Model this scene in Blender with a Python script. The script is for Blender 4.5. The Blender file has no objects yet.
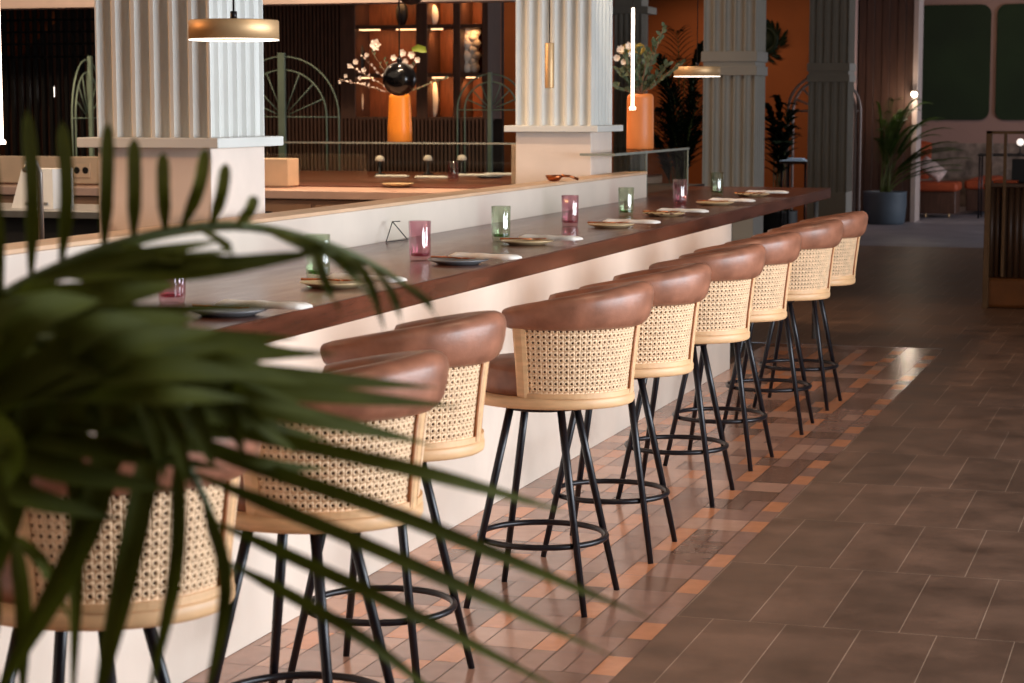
import bpy, math, random
from mathutils import Vector, Matrix
random.seed(7)
PI = math.pi
C = bpy.context.scene.collection
sc = bpy.context.scene

# ------------------------------------------------------------------ camera
F, PIT, YAW, CH = 2087.3, 0.1125, 0.3114, 1.70
cam_d = bpy.data.cameras.new('camera'); cam = bpy.data.objects.new('camera', cam_d); C.objects.link(cam)
cam.location = (0, 0, CH); cam.rotation_euler = (PI/2 - PIT, 0, YAW)
cam_d.sensor_width = 36; cam_d.lens = F/1024*36
cam_d.clip_start = 0.05; cam_d.clip_end = 200
cam_d.dof.use_dof = True; cam_d.dof.focus_distance = 8.3; cam_d.dof.aperture_fstop = 6.4
sc.camera = cam
_c, _s, _cp, _sp = math.cos(YAW), math.sin(YAW), math.cos(PIT), math.sin(PIT)
_R = Vector((_c, _s, 0)); _FW = Vector((-_s*_cp, _c*_cp, -_sp)); _UP = Vector((-_s*_sp, _c*_sp, _cp)); _O = Vector((0, 0, CH))
def ray(u, v): return _FW + _R*((u-512)/F) + _UP*((341.5-v)/F)
def atY(u, v, Y): d = ray(u, v); return _O + d*(Y/d.y)
def atZ(u, v, Z): d = ray(u, v); return _O + d*((Z-CH)/d.z)
def atX(u, v, X): d = ray(u, v); return _O + d*(X/d.x)
def atD(u, v, D): return _O + ray(u, v)*D

# ------------------------------------------------------------------ materials
def lin(c):
    if isinstance(c, str):
        c = [int(c[i:i+2], 16)/255 for i in (0, 2, 4)]
        return tuple(x/12.92 if x <= .04045 else ((x+.055)/1.055)**2.4 for x in c)
    return c
def newmat(name):
    m = bpy.data.materials.new(name); m.use_nodes = True
    nt = m.node_tree; b = nt.nodes['Principled BSDF']
    return m, nt, b
def N(nt, t, **kw):
    n = nt.nodes.new(t)
    for k, v in kw.items():
        if k in n.inputs: n.inputs[k].default_value = v
        else: setattr(n, k, v)
    return n
def pm(name, col, rough=.5, metal=0, var=.15, scale=8, stretch=(1,1,1), bump=0, bscale=40, spec=None, rvar=0):
    col = lin(col); m, nt, b = newmat(name)
    b.inputs['Roughness'].default_value = rough; b.inputs['Metallic'].default_value = metal
    if spec is not None: b.inputs['Specular IOR Level'].default_value = spec
    tc = N(nt, 'ShaderNodeTexCoord'); mp = N(nt, 'ShaderNodeMapping'); mp.inputs['Scale'].default_value = stretch
    nt.links.new(tc.outputs['Object'], mp.inputs['Vector'])
    no = N(nt, 'ShaderNodeTexNoise', Scale=scale, Detail=5.0); nt.links.new(mp.outputs[0], no.inputs['Vector'])
    cr = N(nt, 'ShaderNodeValToRGB')
    e = cr.color_ramp.elements
    e[0].position = .3; e[1].position = .7
    e[0].color = (*[max(0, x*(1-var)) for x in col], 1); e[1].color = (*[min(1, x*(1+var)) for x in col], 1)
    nt.links.new(no.outputs['Fac'], cr.inputs[0]); nt.links.new(cr.outputs[0], b.inputs['Base Color'])
    if rvar:
        mr = N(nt, 'ShaderNodeMapRange'); mr.inputs[3].default_value = rough-rvar; mr.inputs[4].default_value = rough+rvar
        nt.links.new(no.outputs['Fac'], mr.inputs[0]); nt.links.new(mr.outputs[0], b.inputs['Roughness'])
    if bump:
        n2 = N(nt, 'ShaderNodeTexNoise', Scale=bscale, Detail=4.0); nt.links.new(mp.outputs[0], n2.inputs['Vector'])
        bp = N(nt, 'ShaderNodeBump', Strength=bump, Distance=.01); nt.links.new(n2.outputs['Fac'], bp.inputs['Height'])
        nt.links.new(bp.outputs[0], b.inputs['Normal'])
    return m
def emis(name, col, st):
    m, nt, b = newmat(name); col = lin(col)
    b.inputs['Base Color'].default_value = (*col, 1)
    b.inputs['Emission Color'].default_value = (*col, 1); b.inputs['Emission Strength'].default_value = st
    return m
def FRES(nt, f0=.04, k=.5):
    lw = N(nt, 'ShaderNodeLayerWeight', Blend=.5)
    p = N(nt, 'ShaderNodeMath', operation='POWER'); p.inputs[1].default_value = 4; nt.links.new(lw.outputs['Facing'], p.inputs[0])
    m = N(nt, 'ShaderNodeMath', operation='MULTIPLY_ADD'); m.inputs[1].default_value = k; m.inputs[2].default_value = f0
    nt.links.new(p.outputs[0], m.inputs[0]); return m
def tumbler_glass(name, col):
    m, nt, b = newmat(name); nt.nodes.remove(b)
    out = nt.nodes['Material Output']
    tr = N(nt, 'ShaderNodeBsdfTransparent'); tr.inputs[0].default_value = (*lin(col), 1)
    gl = N(nt, 'ShaderNodeBsdfGlossy'); gl.inputs['Roughness'].default_value = .06
    fr = FRES(nt, .13, .6); mx = N(nt, 'ShaderNodeMixShader')
    nt.links.new(fr.outputs[0], mx.inputs[0]); nt.links.new(tr.outputs[0], mx.inputs[1]); nt.links.new(gl.outputs[0], mx.inputs[2])
    nt.links.new(mx.outputs[0], out.inputs[0])
    return m
def pane_glass(name, tint, k=1.0):
    m, nt, b = newmat(name); nt.nodes.remove(b)
    out = nt.nodes['Material Output']
    tr = N(nt, 'ShaderNodeBsdfTransparent'); tr.inputs[0].default_value = (*lin(tint), 1)
    gl = N(nt, 'ShaderNodeBsdfGlossy'); gl.inputs['Roughness'].default_value = .02
    fr = FRES(nt); mx = N(nt, 'ShaderNodeMixShader')
    nt.links.new(fr.outputs[0], mx.inputs[0]); nt.links.new(tr.outputs[0], mx.inputs[1]); nt.links.new(gl.outputs[0], mx.inputs[2])
    nt.links.new(mx.outputs[0], out.inputs[0])
    return m
def leaf_mat(name, a, b_, rough=.45, trans=.25):
    m, nt, b = newmat(name)
    tc = N(nt, 'ShaderNodeTexCoord'); no = N(nt, 'ShaderNodeTexNoise', Scale=6.0, Detail=3.0)
    nt.links.new(tc.outputs['Object'], no.inputs['Vector'])
    cr = N(nt, 'ShaderNodeValToRGB'); e = cr.color_ramp.elements; e[0].position = .3; e[1].position = .7
    e[0].color = (*lin(a), 1); e[1].color = (*lin(b_), 1)
    nt.links.new(no.outputs['Fac'], cr.inputs[0]); nt.links.new(cr.outputs[0], b.inputs['Base Color'])
    b.inputs['Roughness'].default_value = rough; b.inputs['Specular IOR Level'].default_value = .2
    tl = N(nt, 'ShaderNodeBsdfTranslucent'); nt.links.new(cr.outputs[0], tl.inputs[0])
    mx = N(nt, 'ShaderNodeMixShader'); mx.inputs[0].default_value = trans
    nt.links.new(b.outputs[0], mx.inputs[1]); nt.links.new(tl.outputs[0], mx.inputs[2])
    nt.links.new(mx.outputs[0], nt.nodes['Material Output'].inputs[0])
    return m
def plank_floor():
    m, nt, b = newmat('brown_stone_tile')
    g = N(nt, 'ShaderNodeNewGeometry'); mp = N(nt, 'ShaderNodeMapping')
    mp.inputs['Location'].default_value = (.958+.245*60, -6.69+.885*14, 0)
    nt.links.new(g.outputs['Position'], mp.inputs[0])
    br = N(nt, 'ShaderNodeTexBrick', offset=.5, offset_frequency=2, squash=1.0)
    br.inputs['Scale'].default_value = 1; br.inputs['Brick Width'].default_value = .245; br.inputs['Row Height'].default_value = .885
    br.inputs['Mortar Size'].default_value = .0022; br.inputs['Mortar Smooth'].default_value = .3; br.inputs['Bias'].default_value = 0
    br.inputs['Color1'].default_value = (.178, .098, .062, 1); br.inputs['Color2'].default_value = (.135, .075, .047, 1)
    br.inputs['Mortar'].default_value = (.36, .25, .18, 1)
    nt.links.new(mp.outputs[0], br.inputs['Vector'])
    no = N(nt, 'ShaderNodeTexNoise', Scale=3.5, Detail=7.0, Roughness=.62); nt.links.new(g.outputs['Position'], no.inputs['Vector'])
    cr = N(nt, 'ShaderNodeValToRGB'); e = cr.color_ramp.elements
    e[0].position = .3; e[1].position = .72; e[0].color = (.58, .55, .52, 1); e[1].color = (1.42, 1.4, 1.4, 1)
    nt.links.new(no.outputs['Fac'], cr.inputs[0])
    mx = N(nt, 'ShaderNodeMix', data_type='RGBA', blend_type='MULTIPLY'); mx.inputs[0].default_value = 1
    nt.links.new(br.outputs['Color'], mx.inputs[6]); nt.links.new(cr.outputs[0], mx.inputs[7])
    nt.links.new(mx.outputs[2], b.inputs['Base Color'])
    mr = N(nt, 'ShaderNodeMapRange'); mr.inputs[3].default_value = .34; mr.inputs[4].default_value = .56
    nt.links.new(no.outputs['Fac'], mr.inputs[0]); nt.links.new(mr.outputs[0], b.inputs['Roughness'])
    bp = N(nt, 'ShaderNodeBump', Strength=.25, Distance=.004); nt.links.new(br.outputs['Fac'], bp.inputs['Height'])
    bp.invert = True; nt.links.new(bp.outputs[0], b.inputs['Normal'])
    return m
def dots_plate():
    m, nt, b = newmat('speckled_cream_ceramic')
    tc = N(nt, 'ShaderNodeTexCoord'); vo = N(nt, 'ShaderNodeTexVoronoi', Scale=26.0)
    nt.links.new(tc.outputs['Object'], vo.inputs['Vector'])
    cr = N(nt, 'ShaderNodeValToRGB'); e = cr.color_ramp.elements
    e[0].position = .30; e[1].position = .36; e[0].color = (*lin('6a3d22'), 1); e[1].color = (*lin('d8b98c'), 1)
    nt.links.new(vo.outputs['Distance'], cr.inputs[0]); nt.links.new(cr.outputs[0], b.inputs['Base Color'])
    b.inputs['Roughness'].default_value = .3
    return m

M = {}
M['leather'] = pm('brown_leather', '96624b', .38, var=.28, scale=13, bump=.08, bscale=160, rvar=.09)
M['leather_dark'] = pm('dark_brown_leather_lining', '74452f', .5, var=.2, scale=12)
M['piping'] = pm('tan_piping', 'a4683f', .5)
M['glass_edge'] = pm('glass_edge', '8f9186', .25)
M['wood_pale'] = pm('pale_beech_wood', 'e4b585', .45, var=.12, scale=4, stretch=(3,3,14), bump=.05)
M['cane'] = pm('woven_cane', 'efc79e', .55, var=.14, scale=30)
M['black_metal'] = pm('black_metal', '17151b', .33, metal=.3, var=.2, scale=10)
M['plaster'] = pm('off_white_plaster', 'd9cbbd', .62, var=.07, scale=2.2, bump=.12, bscale=18)
M['bar_wood'] = pm('reddish_walnut', '613626', .24, var=.32, scale=3.2, stretch=(7,1,7), bump=.04, rvar=.05)
M['cap_wood'] = pm('warm_stone_cap', 'dcb795', .5, var=.1, scale=5)
M['column'] = pm('pale_grey_column_paint', 'd6d6d1', .55, var=.05, scale=3)
M['dimmed_column'] = pm('dimmed_column_paint', '9a9387', .55, var=.05, scale=3)  # same paint as the near columns, darkened to mimic dim light
M['plinth'] = pm('pale_stone_plinth', 'e2d2c6', .55, var=.07, scale=4)
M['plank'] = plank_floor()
M['t_orange'] = pm('terracotta_tile', 'd08b62', .19, var=.08, scale=14, rvar=.015)
M['t_pink'] = pm('pink_beige_tile', 'bf937b', .19, var=.06, scale=14, rvar=.015)
M['t_mauve'] = pm('mauve_brown_tile', '9d7765', .19, var=.07, scale=12, rvar=.015)
M['t_dark'] = pm('dark_brown_tile', '846250', .19, var=.07, scale=12, rvar=.015)
M['grout'] = pm('tile_grout', '5d4234', .6, var=.1)
M['concrete'] = pm('dark_kitchen_floor', '3a332e', .6)
M['dark_wood'] = pm('dark_walnut', '543628', .5, var=.25, scale=5, stretch=(6,6,1))
M['shelf_wood'] = pm('red_brown_panel', '84492b', .5, var=.25, scale=6, stretch=(8,8,1))
M['black'] = pm('matt_black', '0d0b0b', .6, var=.1)
M['orange_wall'] = pm('burnt_orange_wall', 'a8571f', .7, var=.08, scale=3)
M['orange_glaze'] = pm('orange_ceramic', 'e88a2c', .35, var=.06, scale=5)
M['orange_glaze2'] = pm('terracotta_orange_ceramic', 'df8447', .45, var=.06, scale=5)
M['brass'] = pm('brushed_brass', 'd6b183', .5, metal=.6, var=.08)
M['sage'] = pm('sage_green_metal', '8ca08c', .45, metal=.1, var=.1)
M['sage_dark'] = pm('dim_green_metal', '607062', .5, metal=.1, var=.1)
M['steel'] = pm('brushed_steel', 'a9a6a2', .35, metal=.8, var=.1)
M['white'] = pm('white_paint', 'e8e4df', .5, var=.04)
M['linen'] = pm('white_linen', 'efe8e0', .8, var=.06, scale=40, bump=.2, bscale=120)
M['grey_plate'] = pm('blue_grey_stoneware', '7e8084', .3, var=.1, scale=20)
M['cream_plate'] = pm('cream_stoneware', 'd6bb90', .3, var=.12, scale=20)
M['dots'] = dots_plate()
M['copper'] = pm('copper', 'b5683c', .28, metal=.9, var=.1)
M['pink_glass'] = tumbler_glass('pink_glass', 'fae6ec')
M['green_glass'] = tumbler_glass('green_glass', 'f4faf1')
M['pink_base'] = tumbler_glass('deep_pink_glass', 'e9a3b6')
M['green_base'] = tumbler_glass('deep_green_glass', '8fd07e')
M['pane'] = pane_glass('clear_pane', 'f2f6f2')
M['stone_edge'] = pm('pinkish_stone', 'dcb4a0', .3, var=.1, scale=6)
M['counter_wood'] = pm('orange_brown_counter', '6a3823', .3, var=.25, scale=4, stretch=(1,8,8))
M['cabinet'] = pm('tan_cabinet', 'b58a6c', .5, var=.1)
M['cream'] = pm('cream_panel', 'e3c7a6', .55, var=.05)
M['led'] = emis('warm_white_tube', 'ffe2c8', 5)
M['led_rim'] = emis('lamp_rim_glow', 'fff0dc', 3)
M['globe'] = emis('opal_lamp', 'fff1e6', 1.2)
M['strip'] = emis('shelf_strip', 'ffc890', 3.0)
M['sconce_glow'] = emis('sconce_glow', 'fff4e2', 25)
M['palm_leaf'] = leaf_mat('palm_leaflet', '3a3f0e', '5c601b', .75, .25)
M['palm_stem'] = pm('palm_stem', '56602a', .5)
M['areca'] = leaf_mat('areca_leaf', '2c3f1a', '4d6a2a', .5, .3)
M['dark_leaf'] = leaf_mat('dark_leaf', '141c10', '222c18', .5, .15)
M['euca'] = leaf_mat('eucalyptus_leaf', '4a5a44', '7a8468', .55, .2)
M['petal'] = pm('white_petal', 'eddfd2', .6, var=.06)
M['yellow'] = pm('yellow_bloom', 'b9a04c', .6, var=.15)
M['twig'] = pm('brown_twig', '7a5c46', .7)
M['blue_pot'] = pm('blue_grey_pot', '46505a', .6, var=.15, scale=4)
M['soil'] = pm('soil', '2a1d14', .9, bump=.4)
M['pier_wood'] = pm('brown_planks', '4b3125', .55, var=.3, scale=4, stretch=(9,9,.6))
M['mauve_wall'] = pm('mauve_plaster', '9f8078', .7, var=.05, scale=2)
M['green_panel'] = pm('dark_green_board', '1a2c15', .85, var=.25, scale=1.2)
M['banq'] = pm('rust_orange_upholstery', 'a8461e', .7, var=.1, scale=10)
M['paper'] = pm('floral_wall_tiles', '7d6f66', .6, var=.55, scale=7)
M['trim'] = pm('pinkish_trim', 'b9a69e', .5, var=.05)
M['floral'] = pm('floral_cushion', 'cdb3ac', .8, var=.3, scale=16)
M['station_wood'] = pm('dark_bronze_wood', '4c3220', .45, var=.25, scale=5, stretch=(8,8,1))
M['station_base'] = pm('bronze_base', '7a4a26', .3, metal=.4, var=.15)
M['ceiling'] = pm('dim_ceiling', '8d7f74', .8, var=.05)
M['wall_dark'] = pm('brown_black_wall', '33231b', .8, var=.1)
M['wall_warm'] = pm('warm_plaster_wall', 'b9a596', .8, var=.05)
M['carpet'] = pm('blue_grey_stone', '8d8890', .5, var=.2, scale=2)
M['pale_blue'] = pm('pale_blue_cloth', 'aebccb', .8, var=.06)
M['stone_white'] = pm('white_stone_sculpture', 'e6d8c8', .7, var=.08, scale=14)

# ------------------------------------------------------------------ mesh builder
class MB:
    def __init__(s): s.v = []; s.f = []; s.m = []; s.sm = []
    def add(s, vs, fs, mi=0, smooth=False):
        o = len(s.v); s.v += [tuple(x) for x in vs]
        for f in fs: s.f.append([i+o for i in f]); s.m.append(mi); s.sm.append(smooth)
        return s
    def box(s, x0, x1, y0, y1, z0, z1, mi=0, bev=0):
        if x0 > x1: x0, x1 = x1, x0
        if y0 > y1: y0, y1 = y1, y0
        if z0 > z1: z0, z1 = z1, z0
        b = min(bev, (x1-x0)/2.01, (y1-y0)/2.01, (z1-z0)/2.01)
        if b <= 0:
            vs = [(x, y, z) for z in (z0, z1) for x, y in ((x0,y0),(x1,y0),(x1,y1),(x0,y1))]
            return s.add(vs, [(3,2,1,0),(4,5,6,7),(0,1,5,4),(1,2,6,5),(2,3,7,6),(3,0,4,7)], mi)
        def ring(i, z): # chamfered-corner rectangle
            return [(x0+i+b,y0+i,z),(x1-i-b,y0+i,z),(x1-i,y0+i+b,z),(x1-i,y1-i-b,z),(x1-i-b,y1-i,z),(x0+i+b,y1-i,z),(x0+i,y1-i-b,z),(x0+i,y0+i+b,z)]
        rs = [ring(b, z0), ring(b*.3, z0+b*.3), ring(0, z0+b), ring(0, z1-b), ring(b*.3, z1-b*.3), ring(b, z1)]
        s.loft(rs, mi, True, True, smooth=False); return s
    def loft(s, rs, mi=0, cap0=False, cap1=False, closed=True, smooth=True):
        n = len(rs[0]); vs = [p for r in rs for p in r]; fs = []
        for i in range(len(rs)-1):
            for j in range(n if closed else n-1):
                k = (j+1) % n
                fs.append((i*n+j, i*n+k, (i+1)*n+k, (i+1)*n+j))
        if cap0: fs.append(tuple(range(n-1, -1, -1)))
        if cap1: fs.append(tuple((len(rs)-1)*n+j for j in range(n)))
        return s.add(vs, fs, mi, smooth)
    def lathe(s, prof, n=24, c=(0,0,0), mi=0, smooth=True, cap=True, rib=None):
        rs = []
        for r, z in prof:
            ring = []
            for k in range(n):
                a = 2*PI*k/n; rr = r*(rib(a, z) if rib else 1)
                ring.append((c[0]+rr*math.cos(a), c[1]+rr*math.sin(a), c[2]+z))
            rs.append(ring)
        return s.loft(rs, mi, cap, cap, True, smooth)
    def tube(s, pts, r, n=8, mi=0, closed=False, caps=True):
        pts = [Vector(p) for p in pts]; L = len(pts)
        rad = r if isinstance(r, (list, tuple)) else [r]*L
        rs = []; up = None
        for i, p in enumerate(pts):
            if closed: t = pts[(i+1) % L]-pts[i-1]
            else: t = pts[min(i+1, L-1)]-pts[max(i-1, 0)]
            t.normalize()
            if up is None:
                up = Vector((0,0,1)) if abs(t.z) < .9 else Vector((1,0,0))
            a = t.cross(up)
            if a.length < 1e-5: a = t.cross(Vector((0,1,0.1)))
            a.normalize(); b = a.cross(t).normalized(); up = b
            rs.append([p+(a*math.cos(2*PI*k/n)+b*math.sin(2*PI*k/n))*rad[i] for k in range(n)])
        if closed: rs.append(rs[0]); return s.loft(rs, mi)
        return s.loft(rs, mi, caps, caps)
    def bar(s, p0, p1, w, d, mi=0, wdir=None):  # rectangular bar
        p0 = Vector(p0); p1 = Vector(p1); t = (p1-p0).normalized()
        a = Vector(wdir) if wdir else (t.cross(Vector((0,1,0))) if abs(t.y) < .9 else t.cross(Vector((0,0,1))))
        a = (a - t*a.dot(t)).normalized(); b = t.cross(a)
        r = lambda p: [p+a*w/2+b*d/2, p-a*w/2+b*d/2, p-a*w/2-b*d/2, p+a*w/2-b*d/2]
        return s.loft([r(p0), r(p1)], mi, True, True, smooth=False)
    def prism(s, poly, z0, z1, mi=0, smooth=False):
        return s.loft([[(x, y, z0) for x, y in poly], [(x, y, z1) for x, y in poly]], mi, True, True, smooth=smooth)
    def ball(s, c, r, n=12, m=8, mi=0, sc_=(1,1,1)):
        pr = [(max(1e-4, math.sin(PI*i/m))*r, -math.cos(PI*i/m)*r) for i in range(m+1)]
        o = len(s.v); s.lathe(pr, n, (0,0,0), mi)
        for i in range(o, len(s.v)):
            x, y, z = s.v[i]; s.v[i] = (c[0]+x*sc_[0], c[1]+y*sc_[1], c[2]+z*sc_[2])
        return s
    def leaf(s, pts, w, nrm, mi=0, fold=.18, shape=None, curl=0):
        pts = [Vector(p) for p in pts]; L = len(pts); rs = []
        nrm = Vector(nrm)
        for i, p in enumerate(pts):
            t = (pts[min(i+1, L-1)]-pts[max(i-1, 0)]).normalized()
            a = t.cross(nrm)
            if a.length < 1e-4: a = t.cross(Vector((.3,.2,1)))
            a.normalize(); b = a.cross(t).normalized()
            x = i/(L-1)
            ww = w*(shape(x) if shape else (math.sin(PI*min(1, .12+x*.88))**.6))*.5
            rs.append([p-a*ww+b*ww*fold*2, p-a*ww*.5+b*ww*fold*.7, p, p+a*ww*.5+b*ww*fold*.7, p+a*ww+b*ww*fold*2])
        return s.loft(rs, mi, closed=False)
    def build(s, name, mats, parent=None, loc=None, **tags):
        me = bpy.data.meshes.new(name); me.from_pydata(s.v, [], s.f)
        if not isinstance(mats, (list, tuple)): mats = [mats]
        for m in mats: me.materials.append(M[m] if isinstance(m, str) else m)
        me.polygons.foreach_set('material_index', s.m); me.polygons.foreach_set('use_smooth', s.sm)
        me.validate(); me.update()
        import bmesh
        bm = bmesh.new(); bm.from_mesh(me); bmesh.ops.recalc_face_normals(bm, faces=bm.faces); bm.to_mesh(me); bm.free()
        o = bpy.data.objects.new(name, me); C.objects.link(o)
        if parent: o.parent = parent
        if loc is not None: o.location = loc
        tag(o, **tags)
        return o
def tag(o, label=None, cat=None, group=None, kind=None):
    if label: o['label'] = label
    if cat: o['category'] = cat
    if group: o['group'] = group
    if kind: o['kind'] = kind
def thing(name, label, cat, loc=(0,0,0), rz=0, group=None):
    o = bpy.data.objects.new(name, None); C.objects.link(o); o.empty_display_size = .1
    o.location = loc; o.rotation_euler = (0, 0, rz); tag(o, label, cat, group); return o
def kids(o): return [c for c in C.objects if c.parent == o]
def dup(o, loc=None, rz=None, label=None, parent=None):
    c = o.copy(); C.objects.link(c)
    if parent: c.parent = parent
    if loc is not None: c.location = loc
    if rz is not None: c.rotation_euler = (0, 0, rz)
    if label: c['label'] = label
    for ch in kids(o): dup(ch, parent=c)
    return c
def struct(name, mb, mat, **k): return mb.build(name, mat, kind='structure', **k)

# ------------------------------------------------------------------ setting
XM = -1.575
def mosaic():
    b = MB(); cw, ch = .0833, .2225; y0 = 7.02-ch*24; g = .0016
    rows = int((14.66-y0)/ch)+1
    b.add([(XM, y0, -.002), (XM, y0+rows*ch, -.002), (-2.9, y0+rows*ch, -.002), (-2.9, y0, -.002)], [(0,3,2,1)], 0)
    rows = int((14.66-y0)/ch)+1
    for r in range(rows):
        m5 = (r-24) % 5
        def q(x1, x0, mi):
            y = y0+r*ch
            b.add([(x0+g, y+g, 0), (x1-g, y+g, 0), (x1-g, y+ch-g, 0), (x0+g, y+ch-g, 0)], [(0,1,2,3)], mi)
        for t in range(5):
            xa = XM-t*3*cw
            inner = t/4
            if (t % 2 == 0 and m5 in (0, 2)) or (t % 2 == 1 and m5 in (1, 3)): mi = 1
            else: mi = random.choices([1, 2, 3, 4], [.1+.2*inner, .25+.35*inner, .4, .25])[0]
            if t == 0 and m5 not in (0, 2): mi = random.choice([3, 4, 3])
            q(xa, xa-cw, mi)
            if random.random() < .78:
                q(xa-cw, xa-3*cw, random.choices([2, 3, 4], [.1+.5*inner, .5, .35-.15*inner])[0])
            else:
                q(xa-cw, xa-2*cw, random.choices([1, 2, 3, 4], [.1+.15*inner, .2+.35*inner, .4, .3])[0])
                q(xa-2*cw, xa-3*cw, random.choices([2, 3, 4], [.2+.4*inner, .4, .35])[0])
    return b
struct('floor', mosaic(), ['grout', 't_orange', 't_pink', 't_mauve', 't_dark'])
b = MB(); b.add([(XM, -3, 0), (5, -3, 0), (5, 25.6, 0), (XM, 25.6, 0)], [(0,1,2,3)])
b.add([(-2.9, 14.808, 0), (XM, 14.808, 0), (XM, 25.6, 0), (-4.6, 25.6, 0), (-4.6, 14.808, 0)], [(0,1,2,3,4)])
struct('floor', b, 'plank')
b = MB(); b.add([(-14, -3, -.004), (-2.85, -3, -.004), (-2.85, 14.82, -.004), (-4.6, 14.82, -.004), (-4.6, 31, -.004), (-14, 31, -.004)], [(0,1,2,3,4,5)])
b.add([(-2.9, -3, -.003), (XM, -3, -.003), (XM, 1.7, -.003), (-2.9, 1.7, -.003)], [(0,1,2,3)])
struct('floor', b, 'concrete')
b = MB(); b.add([(-4.6, 25.6, 0), (5, 25.6, 0), (5, 40, 0), (-4.6, 40, 0)], [(0,1,2,3)]); struct('floor', b, 'carpet')
b = MB(); b.box(-14, 5, -3, 40, 3.55, 3.65); struct('ceiling', b, 'ceiling')
# right wall with two window openings, wall behind the camera, left wall
b = MB()
def wall_x(b, x, y0, y1, z0, z1, holes, th=.2):
    ys = y0
    for (a, c_, lo, hi) in holes:
        b.box(x, x+th, ys, a, z0, z1); b.box(x, x+th, a, c_, z0, lo); b.box(x, x+th, a, c_, hi, z1); ys = c_
    b.box(x, x+th, ys, y1, z0, z1)
wall_x(b, 4.8, -3, 40, 0, 3.55, [(2.9, 11.1, .5, 3.0), (26, 32, .5, 3.0)])
struct('wall_right', b, 'wall_warm')
for i, (a, c_) in enumerate(((2.9, 11.1), (26, 32))):
    b = MB()
    n = 5 if i == 0 else 3
    for k in range(n+1):
        y = a+(c_-a)*k/n; b.box(4.86, 4.94, y-.03, y+.03, .5, 3.0)
    b.box(4.86, 4.94, a, c_, .5, .56); b.box(4.86, 4.94, a, c_, 2.94, 3.0)
    struct('window_%d' % (i+1), b, 'white')
b = MB(); b.box(-14, 5, -3.2, -3, 0, 3.55); struct('wall_front', b, 'wall_warm')
b = MB(); b.box(-14.2, -14, -3, 31, 0, 3.55); struct('wall_left', b, 'wall_dark')
# burnt orange wall behind the columns
YO = 29.0
b = MB(); b.box(-14, -4.75, YO, YO+.2, 0, 3.55); struct('wall_back', b, 'orange_wall')
# far right wall with green boards
YF = 36.0
b = MB(); b.box(-6, 5, YF, YF+.2, 0, 3.55); struct('wall_far', b, 'mauve_wall')
b = MB(); b.box(-4.75, -4.65, YO, YF, 0, 3.55); struct('wall_side', b, 'mauve_wall')
z0p = atY(950, 143, YF).z; z1p = .3
b = MB(); b.box(-5, 3, YF-.03, YF, 0, z0p); struct('trim_1', b, 'paper')
def rounded(x0, x1, z0, z1, r, n=5):
    pts = []
    for cx, cz, a0 in ((x1-r, z0+r, -90), (x1-r, z1-r, 0), (x0+r, z1-r, 90), (x0+r, z0+r, 180)):
        for k in range(n+1):
            a = math.radians(a0+90*k/n); pts.append((cx+r*math.cos(a), cz+r*math.sin(a)))
    return pts
xs = [atY(u, 60, YF).x for u in (917, 990.5, 996, 1068)]
zt_, zb_ = atY(950, 5, YF).z, atY(950, 120, YF).z
for k, lab in ((0, 'dark green rounded wall board nearer the timber pier'), (1, 'dark green rounded wall board cut off by the right edge of the photo')):
    b = MB(); poly = rounded(xs[2*k]+.01, xs[2*k+1], zb_, zt_, .16)
    b.loft([[(x, YF-.05, z) for x, z in poly], [(x, YF-.001, z) for x, z in poly]], 0, True, True, smooth=False)
    b.build('wall_panel', 'green_panel', label=lab, cat='wall panel')

# dark slatted room divider behind the kitchen, with a header beam
YS = 20.0
xL, xN0, xN1, xR = -14.0, atY(340, 60, YS).x, atY(488, 60, YS).x, atY(488.5, 60, YS).x
zN = atY(430, 119, YS).z
b = MB()
b.box(xL, xN0, YS+.05, YS+.15, 0, 3.55, 1); b.box(xN0, xR, YS+.45, YS+.5, 0, 3.55, 1)
b.box(xN0, xR, YS+.05, YS+.15, 0, zN, 1)
x = xL
while x < xR-.02:
    if x < xN0-.03: b.box(x, x+.022, YS, YS+.05, 0, 3.55)
    else: b.box(x, x+.022, YS, YS+.05, 0, zN)
    x += .042
struct('wall_slats', b, ['dark_wood', 'wall_dark'])
b = MB(); zb = atY(380, 3, 18).z; b.box(-13.9, atY(514, 3, 18).x, 17.9, 18.2, zb, 3.55); struct('trim_2', b, 'trim')

# ------------------------------------------------------------------ bar
XP, XW, XU, XUB = -2.777, -2.477, -3.385, -3.54
BX, BY = XP, 7.9
t = thing('bar_counter', 'long bar with white plaster front and thick reddish wooden top', 'bar', (BX, BY, 0))
b = MB(); b.box(XUB-BX, 0, 2.4-BY, 13.25-BY, 0.0, 1.025, 0, .004); b.build('bar_panel', 'plaster', t)
for x in (-2.56, -3.2):
    b = MB(); b.tube([(x-BX, 15.2-BY, .0), (x-BX, 15.2-BY, 1.025)], .018, 10); b.build('support_post', 'steel', t, label='slim steel post')
b = MB(); b.box(XU-BX, XW-BX, 2.4-BY, 15.35-BY, 1.025, 1.10, 0, .006); b.box(XUB-BX, XU-BX, 13.43-BY, 15.35-BY, 1.025, 1.10, 0, .006); b.build('worktop', 'bar_wood', t, label='thick reddish brown wooden bar top')
t = thing('plaster_upstand', 'low white plaster upstand along the back of the bar top', 'upstand', (BX, BY, 1.1))
b = MB(); b.box(XUB-BX, XU-BX, 5.5-BY, 13.42-BY, -.074, .151, 0, .006); b.build('wall_body', 'plaster', t)
b = MB(); b.box(XUB-BX-.006, XU-BX+.003, 5.49-BY, 13.43-BY, .151, .167, 0, .004); b.build('cap', 'cap_wood', t, label='warm stone cap')

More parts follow.
